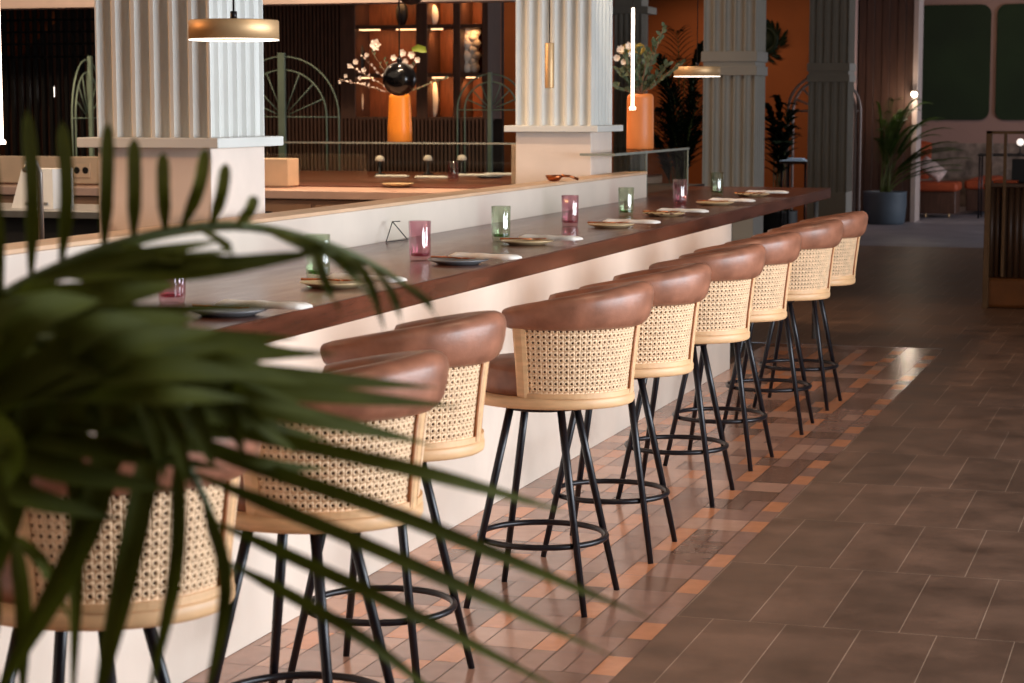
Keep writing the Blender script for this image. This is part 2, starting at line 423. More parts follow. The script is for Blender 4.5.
# ------------------------------------------------------------------ stools
def make_stool():
    t = thing('bar_stool', '', 'bar stool', group='cane backed bar stools along the bar')
    OX = .066
    P = lambda th, r, z: (OX+r*math.cos(th), r*math.sin(th), z)
    # turned seat board
    b = MB(); b.lathe([(.05,.698),(.244,.698),(.250,.702),(.253,.710),(.253,.728),(.249,.735),(.05,.737)], 56, (.03,0,0)); b.v = [(.03+(x-.03)*1.13, y, z) for x, y, z in b.v]; b.build('seat_board', 'wood_pale', t)
    b = MB(); b.lathe([(.02,.735),(.212,.735),(.218,.742),(.219,.815),(.212,.832),(.195,.84),(.1,.846),(.02,.847)], 40, (.03,0,0)); b.v = [(.022+(x-.03)*1.13, y, z) for x, y, z in b.v]; b.build('seat_cushion', 'leather', t)
    TH = math.radians(106)
    R0, R1, Z0, Z1 = .238, .264, .737, .972
    Rz = lambda z: R0+(R1-R0)*((z-Z0)/(Z1-Z0))**1.2 if z > Z0 else R0
    # cane panels with real holes, one each side of the back post
    def cane(a0, a1):
        b = MB(); nz = 12; nt_ = round(abs(a1-a0)*.257/.0188)
        for i in range(nt_):
            for j in range(nz):
                ta, tb = a0+(a1-a0)*i/nt_, a0+(a1-a0)*(i+1)/nt_
                za, zb_ = Z0+(Z1-Z0)*j/nz, Z0+(Z1-Z0)*(j+1)/nz
                tm, zm, dt, dz = (ta+tb)/2, (za+zb_)/2, (tb-ta)/2, (zb_-za)/2
                q = lambda s_, t_: P(tm+dt*s_, Rz(zm+dz*t_), zm+dz*t_)
                out = [q(-1,-1), q(0,-1), q(1,-1), q(1,0), q(1,1), q(0,1), q(-1,1), q(-1,0)]
                k = .44; d = .32
                inn = [q(-d,-d), q(0,-k), q(d,-d), q(k,0), q(d,d), q(0,k), q(-d,d), q(-k,0)]
                b.add(out+inn, [(m, (m+1) % 8, 8+(m+1) % 8, 8+m) for m in range(8)], 0, True)
        o = b.build('cane_panel', 'cane', t)
        md = o.modifiers.new('thickness', 'SOLIDIFY'); md.thickness = .004
    cane(-TH, -.075); cane(.075, TH)
    # leather lining inside the cane
    b = MB(); rs = []
    for i in range(41):
        th = -TH+2*TH*i/40
        rs.append([P(th, Rz(Z0)-.014, Z0), P(th, Rz(Z1)-.014, Z1), P(th, Rz(Z1)-.024, Z1), P(th, Rz(Z0)-.024, Z0)])
    b.loft(rs, 0, True, True); b.build('back_lining', 'leather_dark', t)
    # posts
    def post(th, w, nm='post'):
        b = MB(); hw = w/2/R0; rs = []
        for k in range(7):
            z = Z0-.004+(Z1+.006-Z0)*k/6; r = Rz(max(z, Z0))
            rs.append([P(th-hw, r-.02, z), P(th+hw, r-.02, z), P(th+hw, r+.005, z), P(th+hw*.5, r+.011, z), P(th-hw*.5, r+.011, z), P(th-hw, r+.005, z)])
        b.loft(rs, 0, True, True, smooth=False); b.build(nm, 'wood_pale', t)
    post(-TH, .044); post(TH, .044); post(0, .034)
    b = MB()
    for sg in (-1, 1):
        th = sg*.078
        b.tube([P(th, Rz(z)+.004, z) for z in (Z0, Z0+.08, Z0+.16, Z1)], .0045, 6)
    b.build('piping', 'piping', t)
    # lower cane border
    b = MB(); rs = []
    for i in range(41):
        th = -TH+2*TH*i/40
        rs.append([P(th, R0-.006, .735), P(th, R0+.008, .735), P(th, R0+.008, .752), P(th, R0-.006, .752)])
    b.loft(rs, 0, True, True, smooth=False); b.build('lower_rail', 'wood_pale', t)
    # padded leather top rail
    b = MB(); rs = []; TE = math.radians(119); n = 18; NS = 60
    for i in range(NS+1):
        f = -1+2*i/NS; th = TE*f
        e = 1-abs(f); k = min(1, math.sqrt(max(0, 1-(1-min(1, e/.045))**2))*1.0+.0) if e < .045 else 1
        k = max(k, .05)
        zl = .962; ht = .150-.078*abs(f)**1.6
        hz = ht/2; zc = zl+hz; rc = .247+.012*(1-abs(f)); hw = .052
        ring = []
        for m in range(n):
            a = 2*PI*m/n; ca, sa = math.cos(a), math.sin(a)
            sx = math.copysign(abs(ca)**.85, ca); sz = math.copysign(abs(sa)**.62, sa)
            lean = .012*sz
            ring.append(P(th, rc+(hw*sx)*k+lean, zc+hz*sz*k))
        rs.append(ring)
    b.loft(rs, 0, True, True); b.build('top_rail', 'leather', t)
    # legs
    for sx in (-1, 1):
        for sy in (-1, 1):
            b = MB(); b.tube([(sx*.086, sy*.086, .70), (sx*.13, sy*.13, .45), (sx*.209, sy*.209, .0)], [.0135, .0135, .0105], 10)
            b.build('leg', 'black_metal', t)
    b = MB(); b.tube([(.2185*math.cos(2*PI*k/40), .2185*math.sin(2*PI*k/40), .2264) for k in range(40)], .0105, 8, closed=True); b.build('foot_ring', 'black_metal', t)
    b = MB(); b.lathe([(.02,.672),(.13,.672),(.135,.68),(.135,.699),(.02,.699)], 24); b.build('mounting_plate', 'black_metal', t)
    return t
stool0 = make_stool()
spots = [(-2.11, 3.70, 3, 'cane backed bar stool at the near end, mostly hidden by palm leaves'),
 (-2.06, 4.68, -4, 'second cane bar stool from the near end, thin palm leaflets crossing its back'),
 (-2.232, 5.661, -2, 'cane bar stool pushed in closest to the bar, just left of the clearly seen one'),
 (-2.072, 6.787, 0, 'bar stool with its whole cane back and brown leather rail in clear view, nearest unobstructed'),
 (-2.064, 7.649, 1, 'cane bar stool directly behind the nearest unobstructed stool'),
 (-2.080, 8.810, 0, 'bar stool near the end of the white bar front, fourth from the far end'),
 (-2.087, 9.734, -3, 'bar stool with the palest cane, third from the far end of the row'),
 (-2.068, 10.867, 2, 'second last cane bar stool toward the dark far end'),
 (-2.073, 11.788, -1, 'last cane bar stool at the far end, above the bare dark floor')]
for i, (x, y, a, lab) in enumerate(spots):
    if i == 0:
        stool0.location = (x, y, 0); stool0.rotation_euler = (0, 0, math.radians(a)); stool0['label'] = lab
    else: dup(stool0, (x, y, 0), math.radians(a), lab)

# ------------------------------------------------------------------ things on the bar
def tumbler(kind, label):
    t = thing('tumbler', label, 'glass', group='ribbed tumblers on the bar')
    rib = lambda a, z: 1+.07*abs(math.cos(6*a)) if z > .012 else 1
    b = MB(); b.lathe([(.004,.0),(.030,.0),(.033,.003),(.034,.02),(.0355,.128),(.0345,.130),(.0325,.128),(.0315,.024),(.028,.016),(.004,.015)], 64, rib=rib)
    b.v = [(x*1.16, y*1.16, z*1.2) for x, y, z in b.v]
    b.build('glass_body', kind+'_glass', t)
    b = MB(); b.lathe([(.004,.019),(.030,.020),(.034,.027),(.033,.031),(.004,.030)], 32); b.build('thick_base', kind+'_base', t, label='deeper coloured thick glass base')
    return t
gp = tumbler('pink', 'x'); gg = tumbler('green', 'x')
gl = [(420,261,'pink','pink ribbed tumbler at the front of the bar, beside the blue grey plate'),
 (501,241,'green','green tumbler second in line, between two pink ones in front of the white upstand'),
 (570,226.5,'pink','pink tumbler standing just below the copper scoop on the upstand'),
 (626,216,'green','green tumbler near the far end of the white upstand'),
 (680,205,'pink','pink tumbler in front of the glass screen below the orange vase'),
 (717,195.5,'green','farthest green tumbler, against the banded fluted column'),
 (318,279,'green','green tumbler glimpsed through the palm leaves, behind a bread coloured plate'),
 (172,303,'pink','nearest pink tumbler, almost wholly hidden by palm leaves')]
used = {'pink': 0, 'green': 0}
for u, v, k, lab in gl:
    p = atZ(u, v, 1.10); src = gp if k == 'pink' else gg
    if not used[k]: used[k] = 1; src.location = p; src['label'] = lab
    else: dup(src, p, random.random(), lab)
def plate(mat, name='plate'):
    b = MB(); b.lathe([(.003,.0),(.062,.0),(.07,.004),(.094,.013),(.098,.016),(.096,.0185),(.088,.017),(.068,.009),(.003,.008)], 40)
    b.v = [(x*1.2, y*1.2, z*1.1) for x, y, z in b.v]
    return b.build(name, mat)
def napkin():
    b = MB(); rs = []
    for i in range(15):
        x = -.125+.25*i/14; w = .024+.0015*math.sin(i*1.1)+(.006 if i > 10 else 0); h = .010+.0006*math.sin(i*1.3)-(.004 if i in (0, 14) else 0)
        y = .006*math.sin(i*.5); zb = .0
        rs.append([(x, y-w, zb+.001), (x, y-w*.9, zb+h), (x, y-w*.2, zb+h*1.25), (x, y+w*.3, zb+h*.9), (x, y+w*.85, zb+h*1.1), (x, y+w, zb+.001)])
    b.loft(rs, 0, True, True)
    b.v = [(x*1.12, y*1.3, z*1.55) for x, y, z in b.v]
    return b.build('napkin', 'linen')
def fork():
    t = thing('fork', '', 'cutlery', group='cutlery at the bar places')
    b = MB(); b.tube([(-.09,0,.004),(-.02,0,.006),(.05,0,.004)], [.0045,.0028,.0032], 6); b.build('handle', 'copper', t)
    b = MB(); b.ball((.072,0,.005), .02, 10, 6, 0, (1.1,.55,.18))
    for k in (-1.5,-.5,.5,1.5): b.tube([(.082,k*.005,.005),(.112,k*.0052,.007)], .0013, 5)
    b.build('tines', 'copper', t); return t
pl = [(458,264,488,256,'grey_plate','blue grey'),(527,244.5,563,238.5,'cream_plate','cream'),(611,227.5,634,224,'cream_plate','tan'),
 (664,216,683,213.5,'dots','brown speckled'),(715,205,728,203,'cream_plate','cream'),(752,196.5,765,194.8,'dots','speckled'),
 (335,287,372,283,'cream_plate','bread coloured'),(228,315,262,309,'grey_plate','grey')]
where = ['beside the foremost clear pink tumbler','between the nearest green and second pink tumblers','right of the tumbler under the copper scoop',
 'right of the green tumbler at the end of the upstand','left of the farthest green tumbler','last one toward the far end of the bar','half behind palm leaves left of the clear tumblers','deepest behind the palm leaves']
protos = {}
np0 = None; fk0 = None
for (u, v, u2, v2, m, cn), w in zip(pl, where):
    p = atZ(u, v, 1.10); lab = ' '.join(('%s plate %s' % (cn, w)).split()[:16])
    if m not in protos: o = plate(m); protos[m] = o; tag(o, lab, 'plate', 'plates on the bar'); o.location = p
    else: o = protos[m].copy(); C.objects.link(o); o.location = p; o['label'] = lab
    q = p+Vector((.095, .03, .0215)); lab = 'folded white napkin across the %s plate %s' % (cn, w)
    lab = ' '.join(lab.split()[:16])
    if np0 is None: np0 = napkin(); o = np0; tag(o, lab, 'napkin', 'napkins on the bar')
    else: o = np0.copy(); C.objects.link(o); o['label'] = lab
    o.location = q; o.rotation_euler = (0, 0, math.radians(random.uniform(-14, 4)))
    lab = ' '.join(('small copper fork by the napkin %s' % w).split()[:16])
    if fk0 is None: fk0 = fork(); o = fk0; o['label'] = lab
    else: o = dup(fk0, label=lab)
    o.location = p+Vector((-.02, -.03, .0215)); o.rotation_euler = (0, 0, math.radians(random.uniform(-20, 10)))
# copper scoop on the upstand
p = atX(554, 178, -3.46); p.z = 1.267
t = thing('scoop', 'copper coloured scoop lying on the upstand cap by the white column base', 'scoop', p)
b = MB(); b.lathe([(.002,.0),(.03,.004),(.045,.02),(.05,.036),(.047,.036),(.042,.022),(.028,.008),(.002,.006)], 24); b.build('bowl', 'copper', t)
b = MB(); b.tube([(.045,0,.033),(.09,.02,.03),(.13,.05,.012)], [.009,.007,.008], 8); b.build('handle', 'copper', t)
# small wire stand on the bar
p = atX(395, 241, XU+.05); p.z = 1.10
t = thing('wire_stand', 'little dark wire card stand leaning by the upstand left of a pink tumbler', 'stand', p)
b = MB(); b.tube([(-.0,-.11,.004),(.0,-.03,.09),(.02,.01,.09)], .0025, 6); b.tube([(.0,-.03,.09),(.03,.08,.004)], .0025, 6); b.tube([(.0,-.11,.004),(.03,.08,.004)], .0025, 6); b.build('wire', 'black_metal', t)

# ------------------------------------------------------------------ fluted columns
def flutes(w, n=6, depth=.032, fil=.26, seg=11):
    pts = []; h = w/2; pitch = w/n
    for side in range(4):
        for k in range(n):
            for j in range(seg):
                x = j/seg
                a = k*pitch+x*pitch
                if x < fil/2 or x > 1-fil/2: d = 0
                else:
                    y = (x-fil/2)/(1-fil); d = depth*math.sqrt(max(0, 1-(2*y-1)**2))
                px_, py_ = -h+a, -h+d
                for _ in range(side): px_, py_ = -py_, px_
                pts.append((px_, py_))
    return pts
def column(x1, y0, w, label, kind):
    cx, cy = x1-w/2, y0+w/2
    t = thing('column', label, 'column', (cx, cy, 0))
    fl = flutes(w, 6 if kind == 'plinth' else 5)
    h = w/2
    if kind == 'plinth':
        b = MB(); b.box(-h, h, -h, h, 0, 1.535, 0, .004); b.build('plinth', 'plinth', t)
        b = MB(); b.box(-h-.06, h+.06, -h-.06, h+.06, 1.535, 1.575, 0, .004); b.build('base_moulding', 'column', t)
        b = MB(); b.prism(fl, 1.575, 3.55); b.build('shaft', 'column', t)
    else:
        b = MB(); b.box(-h, h, -h, h, 0, .73, 0, .004); b.build('plinth', 'dimmed_column', t)
        b = MB(); b.prism(fl, .73, 1.965); b.build('shaft', 'dimmed_column', t)
        b = MB(); b.box(-h-.018, h+.018, -h-.018, h+.018, 1.965, 2.045, 0, .004); b.box(-h, h, -h, h, 2.045, 2.085); b.box(-h-.018, h+.018, -h-.018, h+.018, 2.085, 2.175, 0, .004); b.build('collar', 'dimmed_column', t)
        b = MB(); b.prism(fl, 2.175, 3.55); b.build('shaft', 'dimmed_column', t)
    return t
column(-3.635, 7.45, .50, 'large pale fluted column on a stone plinth, nearest, at left', 'plinth')
column(-3.57, 12.72, .50, 'fluted column on a plinth behind the middle of the bar upstand', 'plinth')
column(-3.62, 18.2, .465, 'banded fluted column toned down for dim light, just right of the second orange vase', 'band')
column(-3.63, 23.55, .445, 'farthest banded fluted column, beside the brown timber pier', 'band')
p0, p1 = atY(614, 60, 23.5), atY(641, 60, 23.5)
w = p1.x-p0.x
t = thing('column', 'dim grey fluted column behind the flower filled second vase', 'column', (p0.x+w/2, 23.5+w/2, 0))
b = MB(); b.prism(flutes(w, 5), 0, 2.75); b.build('shaft', 'dimmed_column', t)
b = MB(); b.box(-w/2-.09, w/2+.09, -w/2-.05, w/2+.05, 2.75, 2.83, 0, .005); b.box(-w/2, w/2, -w/2, w/2, 2.83, 3.55); b.build('capital', 'dimmed_column', t)

# ------------------------------------------------------------------ transverse counter behind
YC = 13.7
cxr = -4.3
t = thing('kitchen_counter', 'cross counter with pinkish stone edge and drawers between the two plinth columns', 'counter', (-6.5, YC, 0))
b = MB(); b.box(-6.5, cxr+6.5, .06, .9, 0, 1.03); b.build('cabinet_body', 'cabinet', t)
b = MB(); b.box(-6.5, cxr+6.5, 0, 3.9, 1.04, 1.10, 0, .006); b.build('stone_slab', 'stone_edge', t)
b = MB(); b.box(-6.5, cxr+6.5, .66, 3.89, 1.10, 1.112, 0, .003); b.build('wood_inlay', 'counter_wood', t)
for k in range(6):
    x0 = -2.6+k*.8
    b = MB(); b.box(x0, x0+.77, .04, .06, .86, 1.0, 0, .004); d = b.build('drawer', 'cabinet', t)
    b = MB(); b.tube([(x0+.3, .02, .94), (x0+.47, .02, .94)], .008, 8); b.tube([(x0+.3, .02, .94), (x0+.3, .045, .94)], .006, 6); b.tube([(x0+.47, .02, .94), (x0+.47, .045, .94)], .006, 6); b.build('handle', 'black_metal', d)
# cream service panel on the counter left
t = thing('service_panel', 'cream upstand box with a double socket behind the nearest column', 'service panel', (-8, YC+.42, 1.1125))
xa = atY(288, 170, YC+.42).x
b = MB(); b.box(-5+1.9, xa+8, .0, .2, .0, .2, 0, .005); b.build('panel', 'cream', t)
p = atY(82, 172, YC+.42)
b = MB(); b.box(p.x+8-.075, p.x+8+.075, -.012, .0, p.z-1.10-.055, p.z-1.10+.055, 0, .004); s_ = b.build('socket_plate', 'cream', t)
b = MB()
for dx in (-.037, .037): b.lathe([(.002,.0),(.024,.0),(.024,.004),(.019,.005),(.002,.002)], 20, (0,0,0))
bb = MB()
for dx in (-.037, .037):
    n0 = len(bb.v); bb.lathe([(.002,.0),(.024,.0),(.026,.003),(.02,.006),(.002,.004)], 20)
    for i in range(n0, len(bb.v)):
        x, y, z = bb.v[i]; bb.v[i] = (p.x+8+dx+x, -.012-z, p.z-1.10+y)
bb.build('socket', 'black', s_)
# sneeze guard on the counter
t = thing('sneeze_guard', 'clear glass screen on the cross counter carrying the first orange vase', 'glass screen', (-5.2, 14.9, 1.112))
x0, x1 = atY(263, 142, 14.9).x+5.2, atY(518, 142, 14.9).x+5.2
b = MB(); b.box(x0, x1, 0, .012, 0, .300); b.build('front_pane', 'pane', t)
b = MB(); b.box(x0, x1, .0, .42, .300, .312); b.build('top_pane', 'pane', t)
b = MB(); b.box(x0, x1, -.004, .0, .299, .313); b.box(x0-.004, x0+.004, -.002, .014, 0, .300); b.build('edge', 'glass_edge', t, label='pale polished glass edge')
b = MB(); b.box(x1-.06, x1, .02, .3, 0, .298, 0, .004); b.build('end_post', 'stone_edge', t)
# glass case at the end of the bar
t = thing('glass_case', 'glass screen box at the end of the upstand under the second vase', 'glass screen', (-3.4, 13.45, 1.10))
b = MB(); b.box(-.006, .006, 0, 1.2, 0, .29); b.build('side_pane', 'pane', t)
b = MB(); b.box(-.55, .006, .0, .012, 0.0, .29); b.build('front_pane', 'pane', t)
b = MB(); b.prism([(-.215,-.83),(.012,-.83),(.012,1.205),(-.55,1.205),(-.55,-.005),(-.165,-.005),(-.165,-.735),(-.215,-.735)], .29, .302); b.build('top_pane', 'pane', t)
b = MB(); b.box(-.215, .012, -.836, -.830, .288, .304); b.box(.012, .016, -.836, 1.205, .288, .304); b.box(.002, .010, -.008, .004, 0, .29); b.box(.002,.010,1.196,1.206,0,.29); b.build('edge', 'glass_edge', t, label='dark polished glass edge')
b = MB(); b.box(-4.2, XUB-.01, 13.5, 15.9, 0, 1.098); b.build('back_cabinet', 'wall_dark', label='dark cabinet under the end glass screen', cat='cabinet')

# vases
def vase(p, r0, r1, h, mat, label):
    t = thing('vase', label, 'vase', p)
    b = MB(); b.lathe([(.004,0),(r0*.96,0),(r0,.006),(r0*1.0,h*.3),(r1*1.02,h*.92),(r1,h*.965),(r1*.86,h),(r1*.74,h*1.005),(r1*.7,h*.97),(r0*.8,.02),(.004,.015)], 36); b.build('body', mat, t)
    return t
def sprig(mb, p, d, L, n, lw, ll, mi_s, mi_l, droop=.2, side=True):
    p = Vector(p); d = Vector(d).normalized(); pts = []
    for i in range(9):
        x = i/8; pts.append(p+d*L*x+Vector((0,0,-droop*L*x*x)))
    mb.tube(pts, [.006*(1-.6*i/8) for i in range(9)], 5, mi_s)
    for i in range(n):
        x = .2+.8*i/(n-1); k = min(7, int(x*8)); q = pts[k].lerp(pts[k+1], x*8-k)
        a = random.uniform(0, 2*PI)
        e = Vector((math.cos(a), math.sin(a), random.uniform(-.1, .7))).normalized()*.8+d*.6; e.normalize()
        mb.leaf([q+e*ll*j/4 for j in range(5)], lw, Vector((random.uniform(-1,1), -1, random.uniform(-.5,.5))), mi_l, .1)
    return pts
def blossom(mb, c, r, mi, n=6):
    for k in range(n):
        a = 2*PI*k/n+random.random()*.4; e = Vector((math.cos(a), -.35+random.uniform(-.2,.2), math.sin(a))).normalized()
        mb.leaf([Vector(c)+e*r*j/4 for j in range(5)], r*.8, (0,-1,.1), mi, .25)
    mb.ball(c, r*.28, 8, 6, mi)
# first vase on the sneeze guard
pv = atY(400, 143.5, 15.1); pv.z = 1.112+.312
k_ = 15.1*1.06/F
h1 = atY(400, 94, 15.1).z-pv.z
v1 = vase(pv, 12.4*k_, 10.6*k_, h1, 'orange_glaze', 'orange tapered vase of white blossom branches on the cross counter glass')
def L1(u, v, dy=0): return atY(u, v, 15.1+dy)-pv
b = MB(); top = (0, 0, h1*.98)
for (u, v, n) in ((342, 80, 22), (372, 52, 12), (445, 78, 18), (416, 62, 10), (350, 66, 12), (362, 56, 10), (384, 60, 8)):
    e = L1(u, v, random.uniform(-.05, .1)); dv = e-Vector(top)
    sprig(b, top, dv, dv.length, n, .016, .03, 0, 1 if u > 370 else 2, .0)
b.build('branches', ['twig', 'euca', 'petal'], v1)
b = MB()
for (u, v, r) in ((376,45,.052),(394,58,.03),(403,53,.035),(412,55,.035),(418,60,.03),(406,62,.03),(411,67,.026),(364,70,.024),(356,62,.026),(346,76,.02),(350,66,.022),(367,55,.022),(340,82,.018),(360,78,.02)): blossom(b, L1(u, v, .0), r, 0)
b.build('blossoms', 'petal', v1)
b = MB(); e = L1(412, 50); b.leaf([e, e+Vector((.05,0,.012)), e+Vector((.1,0,-.002)), e+Vector((.12,0,-.02))], .06, (0,-1,.3), 0); b.build('leaf', leaf_mat('lime_leaf', '6d7f2e', '8c9a3e'), v1)
# second vase on the glass case
pv = atZ(640, 149, 1.402)
k_ = pv.y*1.06/F
h2 = atY(640, 94, pv.y).z-pv.z
v2 = vase(pv, 13.2*k_, 12.6*k_, h2, 'orange_glaze2', 'terracotta orange vase of green foliage on the glass box at the bar end')
yv = pv.y
def L2(u, v, dy=0): return atY(u, v, yv+dy)-pv
b = MB(); top = (0,0,h2*.98)
for (u, v, n) in ((618,70,22),(612,86,14),(625,52,18),(638,50,18),(650,60,22),(664,26,20),(656,40,16),(668,64,22),(682,62,22),(630,82,20),(652,78,20),(645,70,20),(622,60,18),(640,66,20),(636,76,20),(648,50,16)):
    e = L2(u, v, random.uniform(-.12, .12)); dv = e-Vector(top)
    sprig(b, top, dv, dv.length, int(n*1.3), .024, .045, 0, 1, .0)
b.build('foliage', ['twig', 'euca'], v2)
b = MB()
for (u, v, r) in ((617,58,.028),(621,50,.035),(629,46,.03),(624,62,.025),(632,54,.028)): blossom(b, L2(u, v, -.08), r, 0, 9)
b.build('blossoms', 'petal', v2)
b = MB()
for (u, v, r) in ((628,50,.05),(640,49,.045)): blossom(b, L2(u, v, -.04), r, 0, 12)
b.build('protea', 'yellow', v2, label='yellow bloom')

# far place settings on the cross counter
p = atZ(453, 181.5, 1.112); dup(gp, p, .3, 'pink tumbler standing on the cross counter behind the glass screen')
for u, v, m, lab in ((490,178,'grey_plate','grey plate on the cross counter right of the pink tumbler'),(398,186,'cream_plate','cream plate near the stone edge of the cross counter')):
    o = protos[m].copy(); C.objects.link(o); o.location = atZ(u, v, 1.112); o['label'] = lab; o['group'] = 'plates on the cross counter'
for u, v, lab in ((392,177,'white napkin on the cross counter by the left table lamp'),(432,178,'white napkin left of the pink tumbler behind the glass'),(474,176,'white napkin right of the pink tumbler behind the glass'),(500,175,'white napkin at the right end of the cross counter')):
    o = np0.copy(); C.objects.link(o); o.location = atZ(u, v, 1.112); o['label'] = lab; o['group'] = 'napkins on the cross counter'; o.rotation_euler = (0,0,.2)
lamp0 = None
for u, v, lab in ((380,175,'small white domed table lamp, leftmost behind the glass screen'),(428,174.5,'small white domed table lamp in the middle behind the glass'),(462,174,'small white domed table lamp right of the pink tumbler')):
    p = atZ(u, v, 1.112)
    if lamp0 is None:
        t = thing('table_lamp', lab, 'lamp', p, 0, 'little table lamps'); lamp0 = t
        b = MB(); b.lathe([(.004,0),(.045,0),(.045,.01),(.012,.018),(.009,.125),(.009,.13)], 16); b.build('stem', 'black_metal', t)
        b = MB(); b.lathe([(.003,.115),(.038,.117),(.042,.13),(.036,.15),(.02,.163),(.003,.167)], 20); b.build('shade', 'stone_white', t)
    else: dup(lamp0, p, 0, lab)

# ------------------------------------------------------------------ pendants
ZC = 3.55
def disc_pendant(p, r, h, label):
    t = thing('pendant_lamp', label, 'pendant lamp', p)
    b = MB(); b.lathe([(.004,h),(r-.004,h),(r,h-.004),(r,.006),(r-.012,.004),(r-.012,.01),(.004,.012)], 64); b.build('drum', 'brass', t)
    b = MB(); b.lathe([(r-.014,.002),(r-.001,.002),(r-.001,.0055),(r-.014,.0055),(r-.014,.002)], 64, cap=False); b.build('light_rim', 'led_rim', t, label='glowing rim')
    b = MB(); b.tube([(0,0,h-.002),(0,0,ZC-p[2])], .0035, 6); b.lathe([(.003,h),(.012,h),(.012,h+.03),(.003,h+.032)], 12); b.build('cord', 'black_metal', t)
    return t
p = atY(234, 41, 6.7); disc_pendant(p, .157, .072, 'flat brass drum pendant hanging in front of the nearest column')
p = atY(697, 77, 15); disc_pendant(p, .17, .075, 'flat brass drum pendant beside the nearer banded column')
def tube_pendant(u, v0, v1, Y, r, label):
    p = atY(u, v1, Y); h = atY(u, v0, Y).z-p.z
    t = thing('pendant_lamp', label, 'pendant lamp', p)
    b = MB(); b.lathe([(.002,0),(r,.002),(r,h),(.002,h)], 16); b.build('light_tube', 'led', t)
    b = MB(); b.lathe([(.002,-.006),(r*2.0,-.006),(r*2.2,.004),(r*2.0,.012),(r*1.02,.016)], 16); b.build('end_cap', 'led', t)
    b = MB(); b.tube([(0,0,h),(0,0,ZC-p.z)], .003, 6); b.build('cord', 'black_metal', t)
tube_pendant(632.5, 8, 109, 12.2, .0095, 'thin glowing tube pendant in front of the second orange vase')
tube_pendant(1.5, -160, 143, 8.3, .0095, 'thin glowing tube pendant at the left edge of the photo')
p = atY(549.5, 88, 12.2); h = atY(549.5, 43, 12.2).z-p.z
t = thing('pendant_lamp', 'short brass cylinder pendant before the middle fluted column', 'pendant lamp', p)
b = MB(); b.lathe([(.002,0),(.027,0),(.028,.004),(.028,h-.004),(.026,h),(.002,h)], 28); b.build('cylinder', 'brass', t)
b = MB(); b.tube([(0,0,h),(0,0,ZC-p.z)], .003, 6); b.build('cord', 'black_metal', t)
p = atY(399.5, 79, 14.3); r = 17*14.3*1.06/F
t = thing('pendant_lamp', 'glossy black globe pendant hanging just above the first orange vase', 'pendant lamp', p)
b = MB(); b.ball((0,0,0), r, 28, 18); b.build('globe', pm('glossy_black_glass', '0b0b0d', .18, var=.1), t)
b = MB(); b.tube([(0,0,r*.97),(0,0,ZC-p.z)], .006, 8); b.lathe([(.004,r*.97),(.02,r*.95),(.018,r+.03),(.004,r+.03)], 14); b.build('rod', 'black_metal', t)
p = atY(411, 5, 15.5)
t = thing('pendant_lamp', 'black pendant whose bottom shows at the top edge above the black globe', 'pendant lamp', p)
b = MB(); b.lathe([(.003,0),(.05,.01),(.09,.04),(.1,.08),(.06,.16),(.02,.2),(.003,.2)], 24); b.build('shade', 'black', t)
b = MB(); b.tube([(0,0,.2),(0,0,ZC-p.z)], .004, 6); b.build('cord', 'black_metal', t)

# ------------------------------------------------------------------ arched fan screens
def arch(u, v, Y, R, label, mat, post=True, rz=0, rings=(1, .78), th=.018, low=0.0, spokes=7):
    c = atY(u, v, Y); t = thing('arch_screen', label, 'screen', (c.x, c.y, 0), rz)
    b = MB()
    for k in rings:
        pts = [(-R*k, 0, low)]+[(R*k*math.cos(PI-PI*i/24), 0, c.z+R*k*math.sin(PI-PI*i/24)) for i in range(25)]+[(R*k, 0, low)]
        b.tube(pts, th*.5, 6)
    b.build('arch_frame', mat, t)
    b = MB()
    for i in range(1, spokes+1):
        a = PI*i/(spokes+1); b.tube([(.06*math.cos(a), 0, c.z+.06*math.sin(a)), (R*rings[-1]*math.cos(a), 0, c.z+R*rings[-1]*math.sin(a))], th*.38, 5)
    b.tube([(-R, 0, c.z), (R, 0, c.z)], th*.38, 5)
    b.build('spoke', mat, t)
    if post:
        b = MB(); b.box(-.062*R, .062*R, -.05, -.012, 0, c.z+R*1.06, 0, .004); b.build('post', mat, t)
    return t
arch(283.5, 117, 18.2, .565, 'green metal fan arch screen with post right of the nearest column', 'sage_dark')
arch(491, 110, 19.3, .345, 'smaller green metal fan arch screen left of the middle column', 'sage_dark')
arch(824, 111, 26.5, .46, 'pale fan arch screen half hidden behind the farthest column', 'trim', post=False, rings=(1, .86), th=.036)
arch(88, 118, 18.4, .57, 'green fan arch screen seen edge on at far left', 'sage', rz=math.radians(104))
# ------------------------------------------------------------------ display shelf
t = thing('display_shelf', 'dark wood display shelf with warm lit cells behind the black globe', 'shelf', (xN0, YS, 0))
Wd = xN1-xN0
zz = lambda v: atY(420, v, YS).z
b = MB(); b.box(.0, Wd, .40, .44, zN, 3.5); b.build('back_panel', 'shelf_wood', t)
xs_ = [0]+[atY(u, 60, YS).x-xN0 for u in (355, 416, 427, 453, 460, 482)]+[Wd]
for a, c_ in ((0, xs_[1]), (xs_[2], xs_[3]), (xs_[4], xs_[5]), (xs_[6], Wd)):
    b = MB(); b.box(a, c_, .0, .40, zN, 3.5, 0, .004); b.build('upright', 'dark_wood', t)
for v in (26.5, 75, 119):
    b = MB(); b.box(xs_[1], xs_[6], .02, .39, zz(v)-.02, zz(v)+.02, 0, .003); b.build('shelf_board', 'dark_wood', t)
for v, us in ((28.5, ((357,377),(394,414),(429,440))), (77, ((357,370),(400,412),(430,445),(464,476)))):
    for a, c_ in us:
        p0, p1 = atY(a, v, YS).x-xN0, atY(c_, v, YS).x-xN0
        b = MB(); b.box(p0, p1, .06, .09, zz(v)-.012, zz(v)+.002); b.build('light_strip', 'strip', t, label='glowing light strip')
YI = YS+.2
